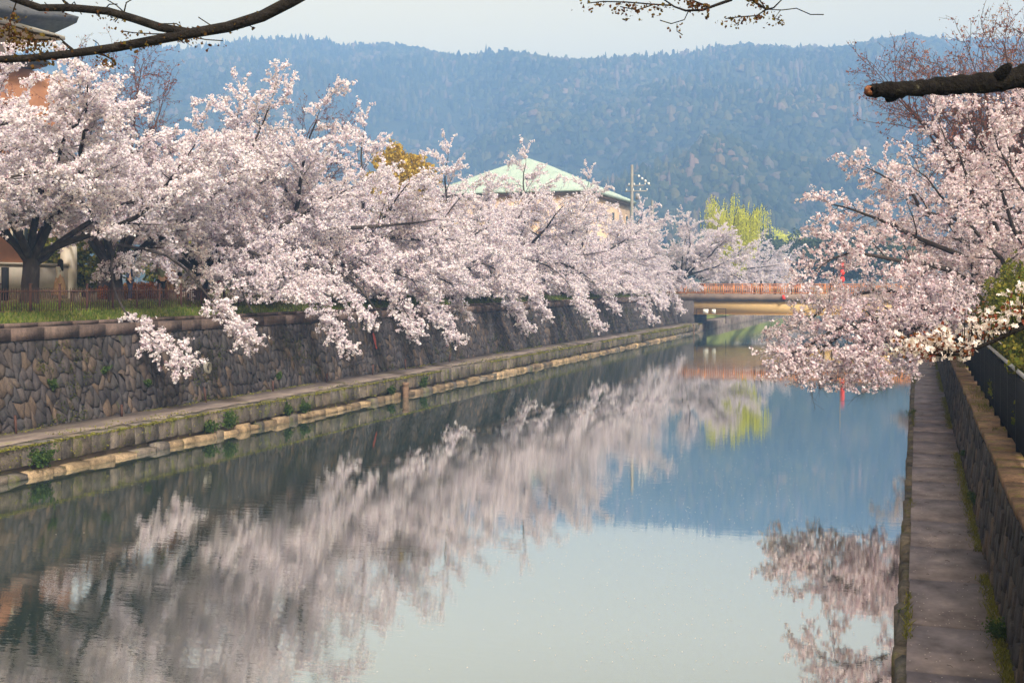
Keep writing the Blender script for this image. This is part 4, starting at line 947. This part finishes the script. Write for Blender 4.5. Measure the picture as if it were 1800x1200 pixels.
for i, px in enumerate((28, 214, 362, 480, 574, 655, 713, 790)):
    r_ = random.Random(i); h = r_.uniform(.38, .6)
    o = MB().box((0, 0, h / 2 - .05), (.07, .05, h + .1)).box((.0, .0, h - .02), (.10, .04, .03)).build('stake', M['rust']); o.location = (-26.05, on_left(px, -26.05), .95); o.rotation_euler = (r_.uniform(-.1, .1), r_.uniform(-.08, .1), r_.uniform(-.4, .4))
    tag(o, ['rusty stake at the left end of the wall foot', 'rusty stake below the hanging blossom spray nearest the left edge', 'rusty stake just left of the drain mouth', 'rusty stake right of the drain mouth', 'dark stake at the wall foot before the long blossom spray', 'rusty stake below the red paint smear', 'rusty stake right above the mooring stump', 'farthest stake along the left wall foot'][i], 'stake', 'stakes along the wall foot')
o = empty('mooring_stump', (-23.62, on_left(713, -23.62), -.3)); MB().lathe((0, 0, 0), [(.16, 0), (.15, .5), (.17, .78), (.13, .86), (.17, .9), (.19, 1.0), (.10, 1.04), (.01, 1.03)], 10).build('stump', M['wood'], o); MB().box((-.25, .25, .45), (.2, .25, .8)).build('stone', M['ledge_stone'], o)
tag(o, 'weathered wooden mooring stump standing at the left waterline', 'stump')
o = MB().tube([(0, 0, -.5), (0.02, 0, .5), (0, 0, 1.05)], (.07, .07, .06), 7).build('mooring_post', M['wood']); o.location = (-23.7, 133, 0); tag(o, 'thin dark post in the water near the bridge', 'post')
# red paint on the wall stones
sm = MB(); r_ = np.random.default_rng(5)
yy = on_left(661, -26.7)
for (t_, w, h) in ((1.75, .16, .42), (1.32, .12, .12)):
    n = 10; th = np.linspace(0, 2 * np.pi, n, endpoint=False); pts = [np.array(lframe(yy + w * math.cos(a) * r_.uniform(.6, 1.1), t_ + h * math.sin(a) * r_.uniform(.7, 1.1), .048)) for a in th]; c = np.array(lframe(yy, t_, .056))
    sm.put(np.vstack([pts, c[None]]), [(k, (k + 1) % n, n) for k in range(n)])
M['faded_red'] = flat('faded_red', (0.34, 0.075, 0.06)); tag(sm.build('paint_smear', M['faded_red']), 'faded red paint smear on the left stone wall', 'paint mark')

# benches
def bench(loc, rz, label):
    root = empty('bench', loc, rz)
    for k in range(3): bx('slat', (-.14 + k * .14, 0, .44), (.12, 1.7, .045), M['wood'], root)
    for s_ in (-.65, .65): bx('leg', (0, s_, .2), (.34, .09, .43), M['pole_concrete'], root)
    return tag(root, label, 'bench', 'park benches')
bench((-32.6, on_left(148, -32.6), 4.78), 0.1, 'wooden bench beside the forked cherry trunk'); bench((-31.3, on_left(318, -31.3), 4.76), 0.0, 'wooden bench under the person in blue jeans')

# ------------------------------------------------------------------ people
def skin(name, joints, edges, mat, parent, root=0):
    bm = bmesh.new(); L = bm.verts.layers.skin.verify(); vs = []
    for i, (x, y, z, rad) in enumerate(joints):
        v = bm.verts.new((x, y, z)); v[L].radius = (rad, rad) if not isinstance(rad, tuple) else rad; v[L].use_root = (i == root); vs.append(v)
    for a, b in edges: bm.edges.new((vs[a], vs[b]))
    me = bpy.data.meshes.new(name); bm.to_mesh(me); bm.free(); me.materials.append(mat)
    o = link(bpy.data.objects.new(name, me), parent)
    m1 = o.modifiers.new('skin', 'SKIN'); m1.use_smooth_shade = True; m2 = o.modifiers.new('smooth', 'SUBSURF'); m2.levels = 1; m2.render_levels = 1
    return o
def person(loc, rz, top, bottom, label, pose='stand', hair='short', skirt=False, shoes='dark_cloth', group=None):
    root = empty('person', loc, rz); s = 0.0
    sit = pose == 'sit'; dz = -0.42 if sit else 0
    pel = (0, 0, .93 + dz)
    if sit: kn = lambda y: (.44, y * 1.3, .50); an = lambda y: (.46, y * 1.3, .08)
    else: kn = lambda y: (.03, y, .49); an = lambda y: (-.02, y, .09)
    toe = lambda a: (a[0] + .15, a[1], .035)
    if pose == 'photo': el = lambda y: (.20, y * 1.05, 1.14); ha = lambda y: (.34, y * .35, 1.42)
    elif sit: el = lambda y: (.10, y * 1.2, 1.12 + dz); ha = lambda y: (.32, y * .9, 1.0 + dz)
    else: el = lambda y: (-.03, y * 1.25, 1.10); ha = lambda y: (.08, y * 1.25, .85)
    J = [(*pel, .13), (0, 0, 1.13 + dz, .12), (0, 0, 1.34 + dz, .13), (0, 0, 1.47 + dz, .05), (.015, 0, 1.56 + dz, .085), (.01, 0, 1.65 + dz, .07)]; E = [(0, 1), (1, 2), (2, 3), (3, 4), (4, 5)]
    A = []; G = []
    for sg_ in (-1, 1):
        n = len(J); J += [(0, sg_ * .17, 1.39 + dz, .055), (*el(sg_ * .2), .04), (*ha(sg_ * .2), .032), (ha(sg_ * .2)[0] + .05, ha(sg_ * .2)[1] * .95, ha(sg_ * .2)[2] + (.05 if pose == 'photo' else -.06), .03)]; E += [(2, n), (n, n + 1), (n + 1, n + 2), (n + 2, n + 3)]
        n = len(J); a = an(sg_ * .1); J += [(0, sg_ * .09, .88 + dz, .085), (*kn(sg_ * .1), .058), (*a, .042), (*toe(a), .035)]; E += [(0, n), (n, n + 1), (n + 1, n + 2), (n + 2, n + 3)]
    skin('body', J, E, M['skin'], root)
    # clothes over the body
    J = [(0, 0, 1.0 + dz, .155), (0, 0, 1.14 + dz, .14), (0, 0, 1.34 + dz, .15), (0, 0, 1.43 + dz, .075)]; E = [(0, 1), (1, 2), (2, 3)]
    for sg_ in (-1, 1):
        n = len(J); h = ha(sg_ * .2); e = el(sg_ * .2); J += [(0, sg_ * .175, 1.385 + dz, .075), (*e, .058), ((h[0] + e[0]) / 2 * .9 + h[0] * .1, (h[1] + e[1]) / 2, (h[2] + e[2]) / 2, .048)]; E += [(2, n), (n, n + 1), (n + 1, n + 2)]
    skin('jacket', J, E, M[top], root)
    if skirt:
        MB().lathe((0, 0, 0), [(.15, 1.02 + dz), (.19, .85 + dz), (.24, .6), (.29, .32), (.28, .31), (.13, .9 + dz)], 14).build('skirt', M[bottom], root, True)
    else:
        J = [(0, 0, .97 + dz, .145)]; E = []
        for sg_ in (-1, 1):
            n = len(J); a = an(sg_ * .1); k_ = kn(sg_ * .1); J += [(0, sg_ * .09, .87 + dz, .105), (*k_, .078), ((a[0]), a[1], a[2] + .03, .062)]; E += [(0, n), (n, n + 1), (n + 1, n + 2)]
        skin('trousers', J, E, M[bottom], root)
    for sg_ in (-1, 1):
        a = an(sg_ * .1); MB().box((a[0] + .06, a[1], .045), (.26, .095, .09)).build('shoe', M[shoes], root)
    hz_ = 1.60 + dz
    if hair == 'long': MB().lathe((-.025, 0, 0), [(.06, 1.22 + dz), (.12, 1.3 + dz), (.115, 1.5 + dz), (.118, 1.6 + dz), (.10, 1.69 + dz), (.05, 1.745 + dz), (.005, 1.75 + dz)], 12).build('hair', M['hair'], root, True)
    else: MB().lathe((-.02, 0, 0), [(.085, 1.54 + dz), (.108, 1.60 + dz), (.10, 1.68 + dz), (.06, 1.735 + dz), (.005, 1.745 + dz)], 12).build('hair', M['hair'], root, True)
    return tag(root, label, 'person', group)
GZ_ = 4.77
person((-30.6, on_left(284, -30.6), GZ_), R(150), 'sage', 'dark_cloth', 'person in sage top and dark trousers standing with raised hands behind the fence', 'photo')
person((-31.25, on_left(317, -31.25), GZ_ - .02), R(60), 'white_cloth', 'denim', 'person in blue jeans sitting on the park bench', 'sit')
person((-31.6, on_left(300, -31.6), GZ_), R(-100), 'orange_cloth', 'tan_cloth', 'person in orange clothing just right of the sage top', 'stand', 'short')
person((-32.3, on_left(105, -32.3), GZ_), R(200), 'white_cloth', 'tan_cloth', 'person with long black hair, white top and tan skirt by the forked trunk', 'stand', 'long', True)
person((-31.0, on_left(228, -31.0), GZ_), R(20), 'navy', 'navy', 'person in dark navy clothes half hidden by hanging blossoms', 'stand')
person((-32.6, on_left(382, -32.6), GZ_ - .02), R(-30), 'pink_cloth', 'dark_cloth', 'person in pink sitting low behind the fence', 'sit', 'long')
for i, (px, tp, hr, lab) in enumerate(((1321, 'white_cloth', 'short', 'person in white at the bridge railing left of the dark coat'), (1333, 'dark_cloth', 'long', 'person in dark coat with long hair on the bridge'), (1359, 'navy', 'long', 'person in navy at the middle of the bridge railing'), (1388, 'white_cloth', 'short', 'person in pale clothes crossing the bridge'), (1398, 'faded_red', 'short', 'person in red on the bridge right of the pale one'), (1420, 'navy', 'short', 'person in dark blue on the bridge beside the right blossoms'))):
    q = P(px, 500, 137.5); person((q[0], YB + 1.0 + .3 * (i % 2), 4.2 if False else 3.9 + .30), R(-90 + 40 * (i % 3) - 40), tp, 'dark_cloth', lab, 'stand', hr, group='people on the bridge')

# ------------------------------------------------------------------ weeds, grass, petals
def blades(r, C, h, w, lean=.35):
    n = len(C); a = r.uniform(0, 2 * np.pi, n); d = np.stack([np.cos(a), np.sin(a), np.zeros(n)], -1); hh = r.uniform(.5, 1.2, (n, 1)) * h
    l_ = np.stack([r.normal(0, lean, n), r.normal(0, lean, n), np.ones(n)], -1) * hh
    V = np.stack([C - d * w, C + d * w, C + l_], 1).reshape(-1, 3); return V, np.arange(n * 3).reshape(-1, 3)
r_ = np.random.default_rng(12)
n = 42000; yy = 24 + 114 * r_.uniform(0, 1, n) ** 1.5; xx = r_.uniform(-30.6, -28.02, n)
zz = np.interp(xx, [p_[0] for p_ in prof[:7]], [p_[1] for p_ in prof[:7]])
V, Fa = blades(r_, np.stack([xx, yy, zz - .02], -1), .22, .022); tag(add('bank_grass', V, [Fa], M['grass']), 'green grass strip along the top of the left wall', 'grass', kind='stuff')
def fringe(n, xf, y0, y1, zf, h, spread, dens_seed, pw=1.5, thr=0.0):
    y = y0 + (y1 - y0) * r_.uniform(0, 1, n) ** pw; k = fbm(y / 2.3, y * 0, dens_seed, 4) > thr; y = y[k]
    return np.stack([xf + r_.normal(0, spread, len(y)), y, np.full(len(y), zf)], -1)
C = np.vstack([fringe(30000, -24.12, 26, 140, .90, .06, .10, 1, 1.4, -.5), np.stack([-23.98 + r_.normal(0, .03, 5000), 26 + 110 * r_.uniform(0, 1, 5000) ** 1.4, r_.uniform(.2, .85, 5000)], -1)[fbm(np.linspace(0, 400, 5000), np.zeros(5000), 6, 3) > .1], fringe(9000, -26.3, 26, 140, .95, .1, .12, 2, 1.4, 0.0), fringe(5000, -24.9, 30, 140, .92, .1, .3, 3, 1.2, .2)])
V, Q = petals(r_, C, r_.uniform(.02, .05, len(C)) * (1 + C[:, 1] / 120), 1); tag(add('ledge_moss', V, [Q], M['moss']), 'yellow green moss and weeds fringing the left ledge', 'moss', kind='stuff')
C = np.vstack([fringe(2600, -.13, 11, 90, 1.0, .06, .03, 4, 2.0, .25), fringe(14000, 1.0, 11, 90, 1.0, .06, .055, 5, 2.0, -.5)])
V, Fa = blades(r_, C, .085, .009, .6); tag(add('path_weeds', V, [Fa], M['moss']), 'small weeds fringing both edges of the right path', 'weeds', kind='stuff')
n = 5000; y = 6 + 60 * r_.uniform(0, 1, n) ** 1.6; k = fbm(y / 1.3, y * 0, 8, 4) > .05; y = y[k]
V, Fa = blades(r_, np.stack([r_.uniform(1.3, 1.85, len(y)), y, np.full(len(y), 2.63)], -1), .10, .012, .6); tag(add('coping_grass', V, [Fa], M['moss']), 'dry grass tufts growing on the right wall coping', 'grass', kind='stuff')
def weed(loc, rad, n, label, mat='weed', size=.05, seed=0, wall=False):
    r = np.random.default_rng(seed + 300); root = empty('weed_plant', loc); w = MB(); Cs = []
    for i in range(max(6, n // 60)):
        e = np.array((r.normal(0, rad * .6), r.normal(0, rad * .6), rad * r.uniform(.6, 1.8))); w.tube(np.array([(0, 0, -.05), e * .5 + (0, 0, .02), e]), (.008, .006, .003), 4, False)
        t_ = r.uniform(.25, 1, (n // max(6, n // 60), 1)); Cs.append(e * t_ + r.normal(0, rad * .22, (len(t_), 3)))
    w.build('stem', M['weed'], root); C = np.vstack(Cs); V, Q = petals(r, C, r.uniform(size * .6, size * 1.2, len(C)), 2); add('foliage', V, [Q], M[mat], root)['kind'] = 'stuff'
    return tag(root, label, 'plant', 'weeds rooted in the stonework')
for i, (px, rad, lab) in enumerate(((75, .34, 'leafy weed at the left waterline nearest the left edge'), (369, .26, 'leafy weed on the footing stones, left of a pair'), (403, .30, 'leafy weed on the footing stones, right of a pair'), (508, .26, 'small weed on the ledge face, left of the bushy one before the stump'), (536, .32, 'bushy weed on the ledge face left of the mooring stump'), (688, .22, 'small weed immediately left of the mooring stump'), (745, .3, 'leafy weed just right of the mooring stump'))):
    weed((-23.92, on_left(px, -23.92), .28), rad, 420, lab, seed=i, size=.07)
for i, (X, Y, Z, rad, n_, lab) in enumerate(((1.02, 16.3, 1.0, .17, 700, 'bushy dark green plant at the foot of the right wall'), (-.2, 21.5, .72, .09, 160, 'grassy tuft on the path edge beside the sky reflection'), (-.18, 17.6, .8, .10, 200, 'grassy tuft on the path edge nearest the camera'), (-.22, 44.5, .75, .2, 260, 'dark leafy plant on the far water edge of the right path'), (1.06, 25.0, 1.25, .12, 260, 'ferny plant growing from the right wall stones'), (1.1, 31, 1.3, .12, 200, 'small plant farther along the right wall'))):
    weed((X, Y, Z), rad, n_, lab, seed=20 + i, size=.032)
for i, (px, t_, lab) in enumerate(((180, 1.5, 'dark fern tuft on the wall left of the hanging spray'), (87, 1.2, 'dark fern tuft on the wall near the left edge'), (250, .9, 'mossy tuft low on the wall below the hanging spray'), (478, .45, 'bushy tuft at the wall foot right of the drain mouth'))):
    Y = on_left(px, -26.8); q = lframe(Y, t_, .06); weed(q, .16, 260, lab, seed=40 + i, size=.06)
n = 2600; yy_ = 25 + 112 * r_.uniform(0, 1, n) ** 1.4; tt_ = r_.uniform(0, 1, n) ** 1.3 * 2.7
k = fbm(yy_ / 1.1, tt_ / .9, 33, 4) > .35; cc = []
for a, b in zip(yy_[k], tt_[k]): cc.append(np.array([lframe(a + r_.normal(0, .07), b + r_.normal(0, .09), r_.uniform(.02, .08)) for _ in range(6)]))
C = np.vstack(cc); V, Q = petals(r_, C, r_.uniform(.02, .05, len(C)) * (1 + C[:, 1] / 150), 2); tag(add('wall_moss', V, [Q], m_leaf('wall_moss', [(0.03, 0.045, 0.012), (0.06, 0.07, 0.02), (0.10, 0.095, 0.03)], .2)), 'moss and tiny ferns rooted in the left wall joints', 'moss', kind='stuff')
# petals on the water and the path
n = 1300; zf = r_.uniform(17, 60, n); xf = r_.normal(1180, 190, n) * 1.0; q = np.stack([P(x, 500 + F * H / z, z) for x, z in zip(xf, zf)]); q = q[(q[:, 0] < -.5) & (q[:, 0] > -23)]
q = np.vstack([q, np.stack([r_.uniform(-22, -.5, 300), r_.uniform(14, 120, 300), np.zeros(300)], -1)]); q[:, 2] = .006
def confetti(q, s):
    n = len(q); a = r_.uniform(0, 6.28, n); d = np.stack([np.cos(a), np.sin(a), 0 * a], -1) * s; e = np.stack([-np.sin(a), np.cos(a), 0 * a], -1) * s * .7
    return np.stack([q - d, q - e, q + d, q + e], 1).reshape(-1, 3), np.arange(n * 4).reshape(-1, 4)
V, Q = confetti(q, .014); tag(add('floating_petals', V, [Q], M['petal']), 'fallen white petals floating on the canal', 'petals', kind='stuff')
q = np.stack([r_.uniform(-.1, 1.05, 500), 11 + 50 * r_.uniform(0, 1, 500) ** 1.6, np.full(500, 1.019)], -1); V, Q = confetti(q, .011); tag(add('fallen_petals', V, [Q], M['petal']), 'fallen petals and specks scattered on the right path', 'petals', kind='stuff')

lt = MB(); rl = np.random.default_rng(77)
for k in range(80):
    y = 11 + 45 * rl.uniform() ** 1.5; x = rl.uniform(-.05, 1.0) if k % 3 else rl.normal(.92, .06); a = rl.uniform(0, 6.28); l_ = rl.uniform(.01, .05) if k % 9 else rl.uniform(.08, .18)
    d = np.array((math.cos(a), math.sin(a), 0)) * l_; c = np.array((min(x, 1.02), y, 1.022)); lt.tube(np.array([c - d, c + (0, 0, .01) + rl.normal(0, .008, 3) * (1, 1, 0), c + d]), rl.uniform(.002, .005), 4)
tag(lt.build('path_litter', M['bark']), 'fallen twigs and bits of bark scattered on the right path', 'litter', kind='stuff')
# haze
m = bpy.data.materials.new('haze'); m.use_nodes = True; nt = m.node_tree; nt.nodes.clear()
ou = nt.nodes.new('ShaderNodeOutputMaterial'); pv = nt.nodes.new('ShaderNodeVolumePrincipled')
pv.inputs['Color'].default_value = (0.27, 0.49, 0.95, 1); pv.inputs['Density'].default_value = 0.00088
nt.links.new(pv.outputs[0], ou.inputs['Volume'])
hz = MB().box((-300, 900, 154.5), (4000, 2400, 313)).build('haze', m); hz['kind'] = 'stuff'
